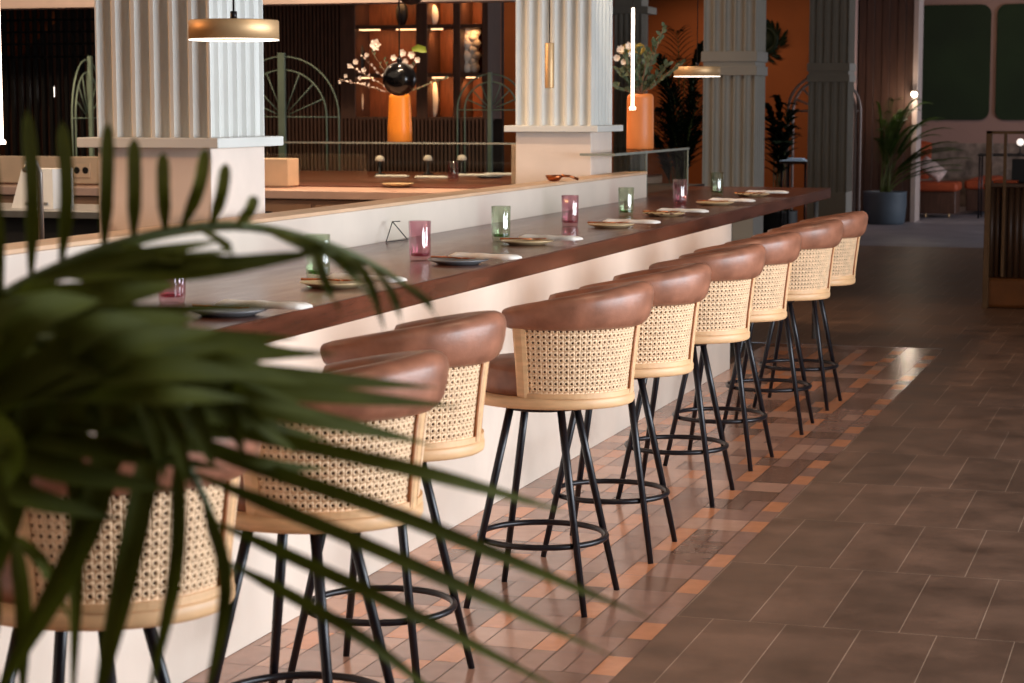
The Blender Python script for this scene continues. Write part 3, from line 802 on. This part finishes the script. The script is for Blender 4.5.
def onshelf(u, v): p = atY(u, v, YI); p.z = zz(v)+.021; return p
def ovoid(name, u, v, w, h, d, label, mat='stone_white', prof=None):
    p = onshelf(u, v); b = MB(); n = 12
    pr = prof or [(max(.004, w/2*math.sin(PI*min(1, .08+.92*i/n))**.6), h*i/n) for i in range(n+1)]
    b.lathe(pr, 20)
    for i, (x, y, z) in enumerate(b.v): b.v[i] = (x, y*d/w, z)
    return b.build(name, mat, loc=p, label=label, cat='ornament')
ovoid('sculpture', 433.5, 26.5, .11, .21, .09, 'white rounded stone ornament on the upper shelf')
ovoid('sculpture', 359.5, 119, .09, .33, .07, 'white fin shaped ornament at lower left of the shelf')
ovoid('sculpture', 434, 119, .09, .4, .07, 'tall textured beige ornament in the lowest lit cell')
ovoid('sculpture', 431, 75, .03, .28, .05, 'thin white blade ornament in the middle row')
ovoid('vase', 361, 75, .09, .32, .09, 'dark bottle vase at the left of the middle row', 'black')
ovoid('vase', 402, 26.5, .13, .26, .1, 'tall black vase on the top row of the shelf', 'black')
b = MB(); p = onshelf(470.5, 75)
for j in range(7):
    for k in range(2): b.ball(((k-.5)*.085+.012*(-1)**j, random.uniform(-.02,.02), .05+j*.060), .054, 14, 10)
b.build('sculpture', 'stone_white', loc=p, label='white knobbly bubble stack ornament right of the lit cells', cat='ornament')
# tall lattice screen in the dark room at left
p0, p1 = atY(4, 57, 19.3), atY(96, 57, 19.3)
t = thing('lattice_screen', 'black gridded lattice screen in the dark room at the left edge', 'screen', (p0.x, 19.3, 0))
b = MB(); W_ = p1.x-p0.x
x = 0
while x <= W_+.01: b.box(x-.018, x+.018, 0, .04, 0, 3.3); x += W_/12
b.build('stile', 'black', t)
b = MB()
for v in (8, 20, 32, 44, 57): z = atY(40, v, 19.3).z; b.box(0, W_, .0, .03, z-.012, z+.012)
b.build('cross_rail', 'black', t)
b = MB(); q0, q1 = atY(6, 56, 19.7), atY(40, 10, 19.7)
b.add([(q0.x, 19.7, q0.z), (q1.x, 19.7, q0.z+.35), (q1.x, 19.7, q1.z), (q0.x, 19.7, q1.z), (q0.x, 19.995, q0.z), (q1.x, 19.995, q0.z+.35), (q1.x, 19.995, q1.z), (q0.x, 19.995, q1.z)], [(0,1,2,3),(7,6,5,4),(0,4,5,1),(1,5,6,2),(2,6,7,3),(3,7,4,0)])  # orange-lit patch put into the colour of a solid sheet
b.build('lit_patch', 'orange_wall', label='orange sheet standing for a lit patch behind the black lattice at top left', cat='shade')
for u, lab in ((53.5, 'left of a pair of small white wall lights in the dark room'), (58.8, 'right of a pair of small white wall lights in the dark room')):
    p = atY(u, 97, 19.6); b = MB(); b.lathe([(.002,0),(.012,.002),(.012,.11),(.002,.112)], 10); b.build('wall_light', emis('wall_light_glow', 'fff0e4', 4), loc=p, label=lab, cat='wall light', group='pair of wall lights')

# ------------------------------------------------------------------ kitchen behind the upstand (left)
t = thing('prep_bench', 'stainless pass bench with dark front behind the bar at left', 'bench', (-6.2, 9.9, 0))
b = MB(); b.box(-2.6, 1.2, 0, .75, 1.10, 1.14, 0, .004); b.build('top', 'steel', t)
b = MB(); b.box(-2.6, 1.2, .05, .72, 0, 1.10); b.build('under_cabinet', 'black', t)
b = MB(); b.box(-2.6, 1.2, -.02, .06, .93, .95); b.build('rail', 'steel', t)
p = atY(34, 214, 10.1)
t = thing('ticket_machine', 'white sloped kitchen machine on the pass bench at far left', 'machine', (p.x, 10.1, 1.14))
b = MB(); prof = [(-.14,0),(.12,0),(.12,.215),(-.07,.215)]
b.loft([[(x, 0, z) for x, z in prof], [(x, .22, z) for x, z in prof]], 0, True, True, smooth=False); b.build('housing', 'white', t)
b = MB(); b.box(-.05, .09, -.006, .0, .02, .035, 0, .002); b.build('slot', 'steel', t)
p = atY(42, 262, 7.2)
t = thing('bar_tap', 'slim steel tap post standing behind the near end of the upstand', 'tap', (p.x, 7.2, 1.02))
b = MB(); b.tube([(0,0,0),(0,0,.42),(0,-.03,.46),(0,-.09,.46),(0,-.11,.43)], .012, 10); b.build('spout', 'steel', t)
b = MB(); b.lathe([(.003,0),(.03,0),(.03,.01),(.014,.03),(.003,.03)], 16); b.tube([(.0,0,.1),(.07,0,.12)], .006, 8); b.build('lever', 'steel', t)
t = thing('back_bench', 'dark steel workbench directly behind the upstand', 'bench', (-3.9, 6.6, 0))
b = MB(); b.box(-1.0, .3, -3.0, .75, .98, 1.02, 0, .004); b.box(-1.0, -.3, .75, 1.7, .98, 1.02, 0, .004); b.build('top', 'station_wood', t)
b = MB(); b.box(-.95, .28, -3.0, .75, 0, .98); b.box(-.95, -.32, .75, 1.7, 0, .98); b.build('cabinet', 'black', t)
b = MB(); b.lathe([(.004,0),(.1,0),(.13,.03),(.135,.05),(.128,.05),(.095,.012),(.004,.01)], 28); p = atZ(3, 272, 1.03); b.build('bowl', 'orange_glaze', loc=(p.x, p.y, 1.02), label='orange shallow bowl at the left edge behind the upstand', cat='bowl')

# ------------------------------------------------------------------ right and far side
xa, xb_ = atY(858, 100, 31).x, atY(912.5, 100, 31).x
t = thing('timber_pier', 'brown vertical timber clad pier behind the potted areca palm', 'pier', (xa, 31, 0))
b = MB(); x = 0; w = (xb_-xa)/7
for k in range(7): b.box(x+.003, x+w-.003, -.02-.006*(k % 2), .0, 0, 3.55, 0, .002); x += w
b.box(0, xb_-xa, 0, .5, 0, 3.55); b.build('cladding', 'pier_wood', t)
b = MB(); b.box(xb_-xa, xb_-xa+.075, -.03, .5, 0, 3.55, 0, .004); b.build('edge_trim', 'trim', t, label='pinkish edge trim')
p = atY(912, 95, 30.9)
t = thing('wall_sconce', 'small bright sconce on the edge of the timber pier', 'wall lamp', p)
b = MB(); b.lathe([(.002,0),(.03,0),(.05,.05),(.045,.052),(.002,.02)], 16, (.04,-.12,0)); b.tube([(0,.05,.02),(.0,-.06,.05),(.04,-.12,.04)], .009, 8); b.build('arm', 'brass', t)
b = MB(); b.ball((.05,-.15,.01), .04, 12, 8); b.build('bulb', 'sconce_glow', t, label='glowing bulb')
# potted areca beside the pier
def fan_plant(name, label, base, pot, fronds, leafm, nleaf, lw, stemm='palm_stem', soil=True):
    t = thing(name, label, 'plant', base)
    if pot:
        r, h, m = pot
        b = MB(); b.lathe([(.004,0),(r*.86,0),(r*.93,.03),(r,h*.55),(r*1.0,h-.03),(r*1.02,h),(r*.93,h),(r*.9,h-.05),(.004,h-.06)], 36); pt = b.build('pot', m, t)
        b = MB(); b.lathe([(.004,h-.055),(r*.89,h-.055),(r*.5,h-.03),(.004,h-.03)], 20); b.build('soil', 'soil', t)
        z0 = h-.04
    else: z0 = 0
    for (dx, dy, dz, L) in fronds:
        b = MB(); tip = Vector((dx, dy, dz)); st = Vector((random.uniform(-.07,.07), random.uniform(-.07,.07), z0)); pts = []
        for i in range(13):
            x = i/12
            pts.append(st+Vector((dx*x**1.5, dy*x**1.5, (dz-z0)*(1.55*x-.55*x*x*x) if dz > z0 else dz*x)))
        b.tube(pts, [.009*(1-.75*i/12) for i in range(13)], 6, 0)
        for i in range(nleaf):
            x = .35+.65*i/(nleaf-1); k = min(11, int(x*12)); q = pts[k].lerp(pts[k+1], x*12-k); tg = (pts[k+1]-pts[k]).normalized()
            for sg in (-1, 1):
                sd = tg.cross(Vector((0,0,1)));
                if sd.length < .05: sd = Vector((1,0,0))
                sd.normalize(); ll = L*(.35+.65*math.sin(PI*(.15+.8*x)))
                e = (sd*sg*.8+tg*.75+Vector((0,0,.2))).normalized()
                b.leaf([q+e*ll*j/5+Vector((0,0,-.35*ll*(j/5)**2)) for j in range(6)], lw, Vector((0,0,1))+tg*.3, 1, .1)
        b.build('frond', [stemm, leafm], t)
    return t
bp = atZ(889, 222, 0); bp.y -= .5
pr_, ph = .31, .47
def toD(u, v, dy=0): q = atY(u, v, bp.y+dy); return (q.x-bp.x, dy, q.z)
fr = [toD(915,100,.0)+(.28,), toD(930,103,.1)+(.3,), toD(962,150,-.3)+(.34,), toD(950,128,.1)+(.32,), toD(880,105,.0)+(.26,), toD(878,122,.1)+(.26,), toD(895,100,-.2)+(.3,), toD(905,120,-.4)+(.3,), toD(955,165,.2)+(.3,), toD(874,140,-.1)+(.24,), toD(925,125,-.2)+(.3,), toD(885,130,-.4)+(.28,), toD(940,118,.0)+(.34,), toD(884,112,-.2)+(.28,), toD(900,112,.1)+(.3,), toD(948,142,-.1)+(.36,), toD(918,110,-.3)+(.34,), toD(966,158,.0)+(.32,), toD(958,170,.1)+(.32,), toD(944,160,-.2)+(.34,), toD(938,135,.1)+(.34,), toD(932,120,-.1)+(.34,), toD(952,148,-.3)+(.36,), toD(898,118,.1)+(.32,), toD(890,140,-.3)+(.3,)]
fan_plant('potted_areca', 'areca palm in a blue grey pot before the timber pier', bp, (pr_, ph, 'blue_pot'), fr, 'areca', 30, .015)
# dark palms against the orange wall
def floor_plant(u, Y, label, tips, L, lw, n):
    p = atY(u, 200, Y); p.z = 0
    f = []
    for uu, vv, dy in tips:
        q = atY(uu, vv, Y+dy); f.append((q.x-p.x, dy, q.z, L))
    fan_plant('potted_palm', label, p, (.24, .42, 'black'), f, 'dark_leaf', n, lw)
floor_plant(680, 22, 'dark palm before the orange wall between vase and banded column', [(676,32,.1),(700,48,0),(655,58,.1),(690,80,.2),(665,90,-.2),(700,95,-.2),(655,110,.2),(690,118,-.3),(670,70,.3),(704,120,.2),(662,125,-.3),(682,100,.3),(668,110,.0),(698,108,-.2),(678,128,.1),(650,135,.0),(706,135,.0),(686,60,-.2),(660,80,.1)], .42, .03, 18)
floor_plant(778, 25.5, 'dark broad leaved palm between the two banded columns', [(772,98,.0),(790,112,.1),(765,120,-.2),(796,128,0),(770,140,.2),(786,142,-.3),(778,118,.1),(762,105,0),(790,135,.2),(768,130,.1),(782,104,-.2)], .28, .07, 9)
# wreath on the orange wall
p = atY(764, 40, YO-.052); b = MB()
for k in range(46):
    a = random.uniform(0, 2*PI); r = random.uniform(.1, .27); c0 = Vector((r*math.cos(a), random.uniform(-.03,.03), r*math.sin(a))); e = Vector((math.cos(a+.9), random.uniform(-.4,0), math.sin(a+.9)))
    b.leaf([c0+e*.14*j/4 for j in range(5)], .045, (0,-1,0), 0)
b.tube([(.17*math.cos(2*PI*k/24), 0, .17*math.sin(2*PI*k/24)) for k in range(24)], .05, 8, closed=True)
b.lathe([(.004,-.03),(.2,-.03),(.2,.03),(.004,.03)], 24); b.v[-96:] = [(x, z, y) for x, y, z in b.v[-96:]]
b.build('wreath', 'dark_leaf', loc=p, label='dark round wreath on the orange wall behind the banded column', cat='wreath')
# side tables in the gap beyond the bar end
def side_table(u, v, Y, w, d, label, mat_top, cat='table'):
    p = atY(u, v, Y); h = p.z
    t = thing('side_table', label, cat, (p.x, Y, 0))
    b = MB(); b.box(-w/2, w/2, -d/2, d/2, h-.03, h, 0, .005); b.build('table_top', mat_top, t)
    for sx in (-1, 1):
        for sy in (-1, 1):
            b = MB(); b.tube([(sx*(w/2-.03), sy*(d/2-.03), 0), (sx*(w/2-.03), sy*(d/2-.03), h-.03)], .014, 8); b.build('leg', 'black_metal', t)
    return t, h
side_table(797, 161, 24.8, .34, .5, 'narrow table under a pale blue cloth behind the bar end', 'dark_wood')
p = atY(797, 161, 24.8); b = MB(); b.box(-.16, .16, -.27, .2, 0, .012, 0, .004); b.box(-.1, .09, -.1, .05, .012, .035, 0, .008)
b.build('tablecloth', 'pale_blue', loc=p, label='pale blue folded cloth hanging over the narrow table', cat='tablecloth')
# banquette
x0, x1 = atY(912, 200, 32.3).x, atY(957, 200, 32.3).x
t = thing('banquette', 'rust orange banquette seat behind the timber pier', 'banquette', (x0, 32.3, 0))
b = MB(); b.box(-.6, x1-x0, 0, .75, .40, .54, 0, .04); b.build('seat', 'banq', t)
b = MB(); b.box(-.6, x1-x0-.03, .06, .75, .06, .40, 0, .01); b.build('base', 'dark_wood', t)
b = MB()
for x in (.2, .55): b.tube([(x, .08, 0), (x, .08, .07)], .014, 8)
b.build('foot', 'brass', t)
b = MB(); b.box(x1-x0, x1-x0+.4, 1.0, 3.5, .40, .54, 0, .04); b.build('seat', 'banq', t)
b = MB(); b.box(x1-x0+.03, x1-x0+.4, 1.05, 3.5, .06, .40, 0, .01); b.build('base', 'dark_wood', t)
def cushion(u, v, Y, w, h, mat, rot, label):
    p = atY(u, v, Y); b = MB(); n = 14; rs = []
    for s_ in (-1, 1):
        pass
    for i in range(n+1):
        ring = []
        a = -1+2*i/n
        for j in range(n+1):
            c_ = -1+2*j/n; ring.append((a, c_))
        rs.append(ring)
    for sgn in (-1, 1):
        g = [[(a*w/2*(1-.06*c_*c_), sgn*.075*math.sqrt(max(0,(1-a**4)*(1-c_**4))), c_*h/2*(1-.06*a*a)) for a, c_ in r] for r in rs]
        b.loft(g, 0, closed=False)
    o = b.build('cushion', mat, loc=p, label=label, cat='cushion'); o.rotation_euler = rot; return o
cushion(922, 160, 33.0, .28, .60, 'banq', (-.2, .1, .3), 'orange cushion propped above the floral one on the banquette')
cushion(932, 169, 32.62, .42, .24, 'floral', (-.35, .62, 0), 'pale floral cushion leaning on the rust banquette')
tt, h = side_table(1006, 154, 32.6, .8, .5, 'dark dining table against the patterned wainscot at right', 'black')
p = atY(1020, 155, 32.6)
t = thing('table_lamp', 'small lit globe lamp behind the station frame at right', 'lamp', (p.x, 32.6, h))
b = MB(); b.lathe([(.004,0),(.05,0),(.05,.01),(.012,.02),(.01,.14),(.004,.14)], 14); b.build('stem', 'black_metal', t)
b = MB(); b.ball((0,0,.18), .055, 14, 10); b.build('globe', 'globe', t)
# host station
xs0 = atY(985, 200, 17.95).x
t = thing('host_station', 'dark fluted host station on a bronze base at the right edge', 'station', (xs0, 17.95, 0))
Wst = 1.5
b = MB(); b.box(.0, Wst, 0.0, .7, 0, .26, 0, .03); b.build('base', 'station_base', t)
b = MB(); b.box(.03, Wst, .04, .66, .26, 1.02)
x = .03
while x < Wst-.03: b.lathe([(.024,.26),(.024,1.02)], 10, (x+.024, .04, 0)); x += .052
b.build('slatted_body', 'station_wood', t)
b = MB(); b.box(-.01, Wst, -.02, .7, 1.02, 1.05, 0, .006); b.build('counter_top', 'station_wood', t)
b = MB(); b.box(0, .05, -.03, .02, .0, 1.49, 0, .003); b.box(.145, .172, -.03, .0, .27, 1.47, 0, .003); b.box(0, Wst, -.03, .0, 1.465, 1.49, 0, .003); b.build('frame', pm('bronze_frame', '6d5136', .4, metal=.5), t)
b = MB(); b.box(.02, .22, .15, .35, 0, .022, 0, .004); b.build('menu_stack', 'banq', loc=(xs0+.03, 17.95, 1.05), label='small orange menus lying on the host station top', cat='menu')
b = MB(); b.box(0, .16, 0, .03, 0, .2, 0, .006); b.box(.05, .11, .02, .1, 0, .02); b.build('screen', 'black', loc=(xs0+.19, 18.25, 1.05), label='black upright screen on the host station', cat='screen')

# ------------------------------------------------------------------ foreground palm
PB = Vector((-1.60, 1.86, 0)); KW = .86
t = thing('foreground_palm', 'large blurred green palm in the left foreground before the bar', 'plant', PB)
b = MB(); b.lathe([(.004,0),(.17,0),(.185,.02),(.22,.40),(.225,.42),(.205,.42),(.195,.38),(.004,.37)], 40); b.build('pot', 'blue_pot', t)
b = MB(); b.lathe([(.004,.365),(.195,.375),(.1,.39),(.004,.392)], 24); b.build('soil', 'soil', t)
def smooth_path(pts, n):
    pts = [Vector(p) for p in pts]; P_ = [pts[0]*2-pts[1]]+pts+[pts[-1]*2-pts[-2]]; out = []
    m = len(pts)-1
    for i in range(n+1):
        x = i/n*m; k = min(m-1, int(x)); f = x-k; a, b_, c_, d = P_[k:k+4]
        out.append(.5*((2*b_)+(c_-a)*f+(2*a-5*b_+4*c_-d)*f*f+(3*b_-a-3*c_+d)*f**3))
    return out
def palm_frond(rach, leaves, roff, nm='frond'):
    """rach: [(u,v,depth)], leaves: [(base(u,v,d), mid(u,v,d) or None, tip(u,v,d), width m, tilt)]"""
    b = MB()
    base = PB+Vector(roff)
    pts = smooth_path([base]+[atD(*q) for q in rach], 40)
    b.tube([p-PB for p in pts], [.009*(1-.8*i/40)+.0012 for i in range(41)], 7, 0)
    def near(p): return min(pts, key=lambda q: (q-_O).normalized().angle((p-_O).normalized())+(q-p).length*.01)
    for (p0, pm_, p1, w, tilt) in leaves:
        a = near(atD(*p0)); e = atD(*p1)
        # tie the leaflet root to the stalk at its own point
        m = atD(*pm_) if pm_ else (a+e)/2+Vector((0,0,.012))
        q = smooth_path([a, m, e], 12)
        n = (-ray(p1[0], p1[1])).normalized(); side = Vector((0,0,1))
        n = (n+side*tilt+_R*(random.uniform(-.25,.25) if tilt else 0)).normalized()
        b.leaf([x-PB for x in q], w*KW, n, 1, .16, shape=(lambda x: min(1, .3+x*2.2)*math.sqrt(max(0, 1-max(0,(x-.72)/.28)**2.2))+.02) if not tilt else lambda x: (min(1, .25+x*4)*(1-max(0,(x-.5)/.5)**1.8)+.02))
    return b.build(nm, ['palm_stem', 'palm_leaf'], t)
D = 2.19
# upper frond: upright leaflets along its arching stalk, long ones sweeping right below it
r1 = [(-60,360,D-.1),(0,300,D),(66,265,D),(130,241,D),(200,227,D+.05),(260,228,D+.1),(330,246,D+.15),(385,272,D+.2),(430,305,D+.22)]
lv = []
for (bu, bv, tu, tv, w) in ((0,300,-14,120,.017),(33,278,27,109,.0175),(67,264,62,121,.0175),(100,252,108,122,.017),(130,241,134,137,.017),(159,232,163,152,.016),(187,227,206,148,.016),(212,226,226,163,.015),(239,226,255,196,.014)):
    lv.append(((bu,bv,D),((bu+tu)/2+2.5,(bv+tv)/2,D-.02),(tu,tv,D+.05),w,.0))
for (bu, bv, mu, mv, tu, tv, w) in ((20,290,110,262,225,240,.02),(40,280,180,272,335,250,.026),(60,270,190,264,300,257,.018),(0,300,100,296,180,285,.034),(10,300,150,310,285,304,.013),(-10,310,110,335,300,338,.034),(-20,318,120,350,340,354,.034),(0,300,80,320,170,318,.034),(200,227,225,245,240,262,.012),(260,228,310,248,365,260,.015),(290,236,340,262,372,300,.013),(310,240,325,280,342,316,.012),(330,246,365,275,385,332,.012),(370,266,392,295,404,335,.011),(400,280,425,300,440,326,.010),(120,246,170,258,235,250,.014),(-30,330,60,330,150,345,.036),(-40,340,40,370,160,372,.036)):
    lv.append(((bu,bv,D),(mu,mv,D-.12),(tu,tv,D-.05),w,.35))
palm_frond(r1, lv, (-.05, .06, .37))
# middle frond with long leaflets crossing the stools
D2 = 2.07
r2 = [(-90,430,D2-.1),(-20,370,D2),(60,362,D2),(125,392,D2),(168,435,D2),(205,500,D2+.02),(232,575,D2+.04)]
lv = []
for (bu, bv, mu, mv, tu, tv, w) in ((20,364,170,352,310,352,.034),(60,362,220,372,440,388,.026),(80,368,250,388,462,407,0.0243),(110,385,280,412,434,445,0.023),(125,392,230,418,330,440,.018),(150,416,400,467,566,512,0.0182),(175,442,400,516,656,621,0.0182),(190,475,400,560,616,658,0.0175),(212,520,380,598,570,695,0.0162),(226,560,350,630,450,705,0.0149),(165,432,260,462,330,470,.014),
     (205,500,226,590,203,710,0.0162),(178,450,176,570,146,710,0.0182),(155,420,128,560,92,725,.03),(115,385,86,530,-15,715,.032),(60,365,76,500,72,725,.02),(30,366,10,510,-60,690,.034),
     (60,362,100,420,150,470,.03),(30,362,50,430,80,490,.032),(0,368,20,430,20,510,.034),(100,376,140,420,185,475,.024),(-20,372,-10,460,-30,560,.034)):
    lv.append(((bu,bv,D2),(mu,mv,D2-.05),(tu,tv,D2+.1),w,.15))
palm_frond(r2, lv, (.05, .03, .37))
# upper right leaflet spray and the near dense frond
D3 = 1.86
r3 = [(-120,500,D3-.1),(-60,430,D3),(20,400,D3),(110,395,D3),(190,405,D3)]
lv = []
for (bu, bv, mu, mv, tu, tv, w) in ((-40,418,60,360,190,322,.034),(-20,410,80,370,240,345,.032),(20,400,140,370,270,378,.028),(60,396,160,395,250,400,.02),(-50,424,-10,330,60,290,.034),(-30,414,30,320,100,300,.034),(10,402,90,330,170,330,.03),(60,396,120,350,220,330,.03),(-20,408,10,450,0,500,.03),(-60,430,-20,470,10,540,.034)):
    lv.append(((bu,bv,D3),(mu,mv,D3-.05),(tu,tv,D3+.05),w,.2))
palm_frond(r3, lv, (.0, -.05, .37))
# dense inner frond
r5 = [(-140,480,D2),(-80,400,D2),(-20,350,D2-.05),(50,340,D2-.1),(120,352,D2-.1),(190,372,D2-.1),(240,398,D2-.08)]
lv = []
for (bu, bv, mu, mv, tu, tv, w) in ((190,372,225,410,245,455,.022),(160,364,190,410,215,470,.026),(130,355,150,410,165,480,.028),(100,347,112,400,120,470,.03),(70,342,72,400,66,475,.03),(40,340,32,400,22,480,.032),(10,345,-4,400,-22,490,.034),(170,366,220,385,300,402,.026),(140,357,220,366,310,384,.028),(100,347,180,340,310,356,.03),(210,380,260,400,340,420,.018),(225,390,260,425,300,455,.014),(60,340,120,325,200,318,.03),(-20,350,0,390,-10,460,.036),(120,352,170,420,190,490,.02)):
    lv.append(((bu,bv,D2-.1),(mu,mv,D2-.12),(tu,tv,D2-.05),w,.25))
lv += [((-80,400,D2),(60,418,D2-.1),(245,440,D2-.05),.03,.3),((-80,405,D2),(50,440,D2-.1),(230,470,D2-.05),.03,.3),((-90,420,D2),(30,462,D2-.1),(180,492,D2-.05),.032,.3),((-100,430,D2),(0,485,D2-.1),(120,520,D2-.05),.03,.3),((50,340,D2),(160,400,D2-.1),(250,425,D2-.05),.03,.3),((0,345,D2),(110,420,D2-.1),(215,455,D2-.05),.032,.3)]
palm_frond(r5, lv, (.02, .0, .37))
# low frond at bottom left
D4 = 2.14
r4 = [(-120,640,D4),(-70,560,D4),(-20,530,D4+.05),(15,540,D4+.1)]
lv = []
for (bu, bv, mu, mv, tu, tv, w) in ((-20,530,-10,600,-20,700,.026),(15,540,24,610,22,720,.02),(0,533,40,560,70,620,.016),(-30,535,0,480,30,450,.026)):
    lv.append(((bu,bv,D4),(mu,mv,D4),(tu,tv,D4+.1),w,.1))
palm_frond(r4, lv, (-.04, -.03, .37))

# ------------------------------------------------------------------ light
w = bpy.data.worlds.new('world'); sc.world = w; w.use_nodes = True
w.node_tree.nodes['Background'].inputs[0].default_value = (.75, .85, 1, 1); w.node_tree.nodes['Background'].inputs[1].default_value = .3
def area(name, loc, rot, sx, sy, power, col, spread=PI):
    l = bpy.data.lights.new(name, 'AREA'); l.shape = 'RECTANGLE'; l.size = sx; l.size_y = sy; l.energy = power; l.color = col; l.spread = spread
    o = bpy.data.objects.new(name, l); C.objects.link(o); o.location = loc; o.rotation_euler = rot; return o
def spot(name, loc, target, power, col, ang=70, blend=.6, r=.05):
    l = bpy.data.lights.new(name, 'SPOT'); l.energy = power; l.color = col; l.spot_size = math.radians(ang); l.spot_blend = blend; l.shadow_soft_size = r
    o = bpy.data.objects.new(name, l); C.objects.link(o); o.location = loc
    o.rotation_euler = (Vector(target)-Vector(loc)).to_track_quat('-Z', 'Y').to_euler(); return o
# daylight through the two windows (facing -X)
area('window_daylight', (4.85, 7.0, 1.75), (0, PI/2, 0), 2.4, 8.0, 570, (.86, .93, 1), 2.4)
area('window_daylight', (4.85, 29, 1.75), (0, PI/2, 0), 2.4, 5.8, 240, (.86, .9, 1), 2.4)
WARM = (1, .70, .45)
for y in (4.0, 6.5, 9, 11.5, 14): spot('unseen_spot', (-1.3, y, 3.5), (-2.6, y, .8), 55, WARM, 85, .9, .2)
for x, y in ((-5.6, 5.0), (-6.4, 8.5), (-5.2, 11.2), (-5.5, 14.5), (-4.9, 13.6), (-7, 15)): spot('unseen_spot', (x, y, 3.5), (x+.6, y+.6, 0), 170, WARM, 100)
for x, y in ((-6.6, 27), (-5.4, 26.5)): spot('unseen_spot', (x, y, 3.5), (x, YO, 1.2), 40, WARM, 90)
spot('unseen_spot', (-2.5, 33, 3.5), (-3.2, YF, 1.2), 60, WARM, 100)  # added to brighten the far mauve wall
for (a, c_), v in (((357,416),28.5),((427,453),28.5),((357,416),-4),((427,453),-4),((357,416),77),((427,453),77),((462,481),77),((462,481),28.5),((462,481),-4)):
    p = atY((a+c_)/2, v, YS); wdt = atY(c_, v, YS).x-atY(a, v, YS).x
    area('shelf_light', (p.x, YS+.12, zz(v)-.03), (math.radians(25), 0, 0), wdt*.8, .03, .35 if a == 462 and v > 0 and v < 50 else 1.4, (1, .5, .2))  # bubble stack cell has no upper strip; its weak light is added
for x, y in ((-8.2, 16.5), (-10.5, 16)): spot('unseen_spot', (x, y, 3.5), (x-.3, 20, 1.6), 90, WARM, 110)  # unseen lamps added to lift the dark room
spot('unseen_spot', (-7.8, 5.3, 2.9), (-3.9, 7.45, 1.9), 340, (1, .46, .18), 40, .7, .1)  # side spots below the ceiling, added to warm the column flutes
spot('unseen_spot', (-7.6, 10.4, 2.9), (-3.85, 12.7, 1.9), 300, (1, .56, .28), 36, .7, .1)
area('ceiling_fill', (-1.5, 1.5, 3.5), (0, 0, 0), 5, 4, 28, (1, .88, .74))  # unseen overhead fill lights, added to lift the dark areas
area('ceiling_fill', (-7.5, 9, 3.5), (0, 0, 0), 6, 8, 120, (1, .8, .6))
area('ceiling_fill', (-8.5, 16.8, 3.5), (0, 0, 0), 8, 2.4, 90, (1, .74, .5))
area('ceiling_fill', (-2.5, 20, 3.5), (0, 0, 0), 3, 8, 4, (1, .85, .7))
spot('unseen_spot', (-5.2, 13.2, 3.4), (-5.85, 15.1, 1.7), 75, (1, .82, .62), 40, .7, .08)  # this spot and the next are added to brighten the vases
spot('unseen_spot', (-3.2, 12.2, 3.4), (-3.6, 14.0, 1.65), 50, (1, .82, .62), 40, .7, .08)
p = atY(797, 161, 24.8); spot('unseen_spot', (p.x, 24.4, 3.4), (p.x, 24.7, 1.0), 90, (.9, .94, 1), 40, .7, .08)  # added to brighten the pale blue cloth
spot('unseen_spot', (-9.3, 26.8, 3.5), (-9.4, YO, 1.6), 60, WARM, 90)  # added to light the orange wall right of the shelf
o = area('added_under_bar_light', (XW-.05, 7.9, 1.018), (0, math.radians(32), 0), .02, 10.6, 13, (1, .70, .54))  # added light that tints the upper bar front peach
spot('unseen_spot', (-7.0, 16.2, 3.4), (-7.3, 20.2, 1.9), 110, (1, .66, .4), 50, .7, .1)  # added warm light on the display shelf
pt = bpy.data.lights.new('sconce_light', 'POINT'); pt.energy = 14; pt.color = (1, .8, .6); pt.shadow_soft_size = .05
o = bpy.data.objects.new('sconce_light', pt); C.objects.link(o); o.location = atY(914, 96, 30.68)

sc.view_settings.view_transform = 'Standard'; sc.view_settings.look = 'None'; sc.view_settings.gamma = 1; sc.view_settings.exposure = 0.0
sc.view_settings.use_curve_mapping = False
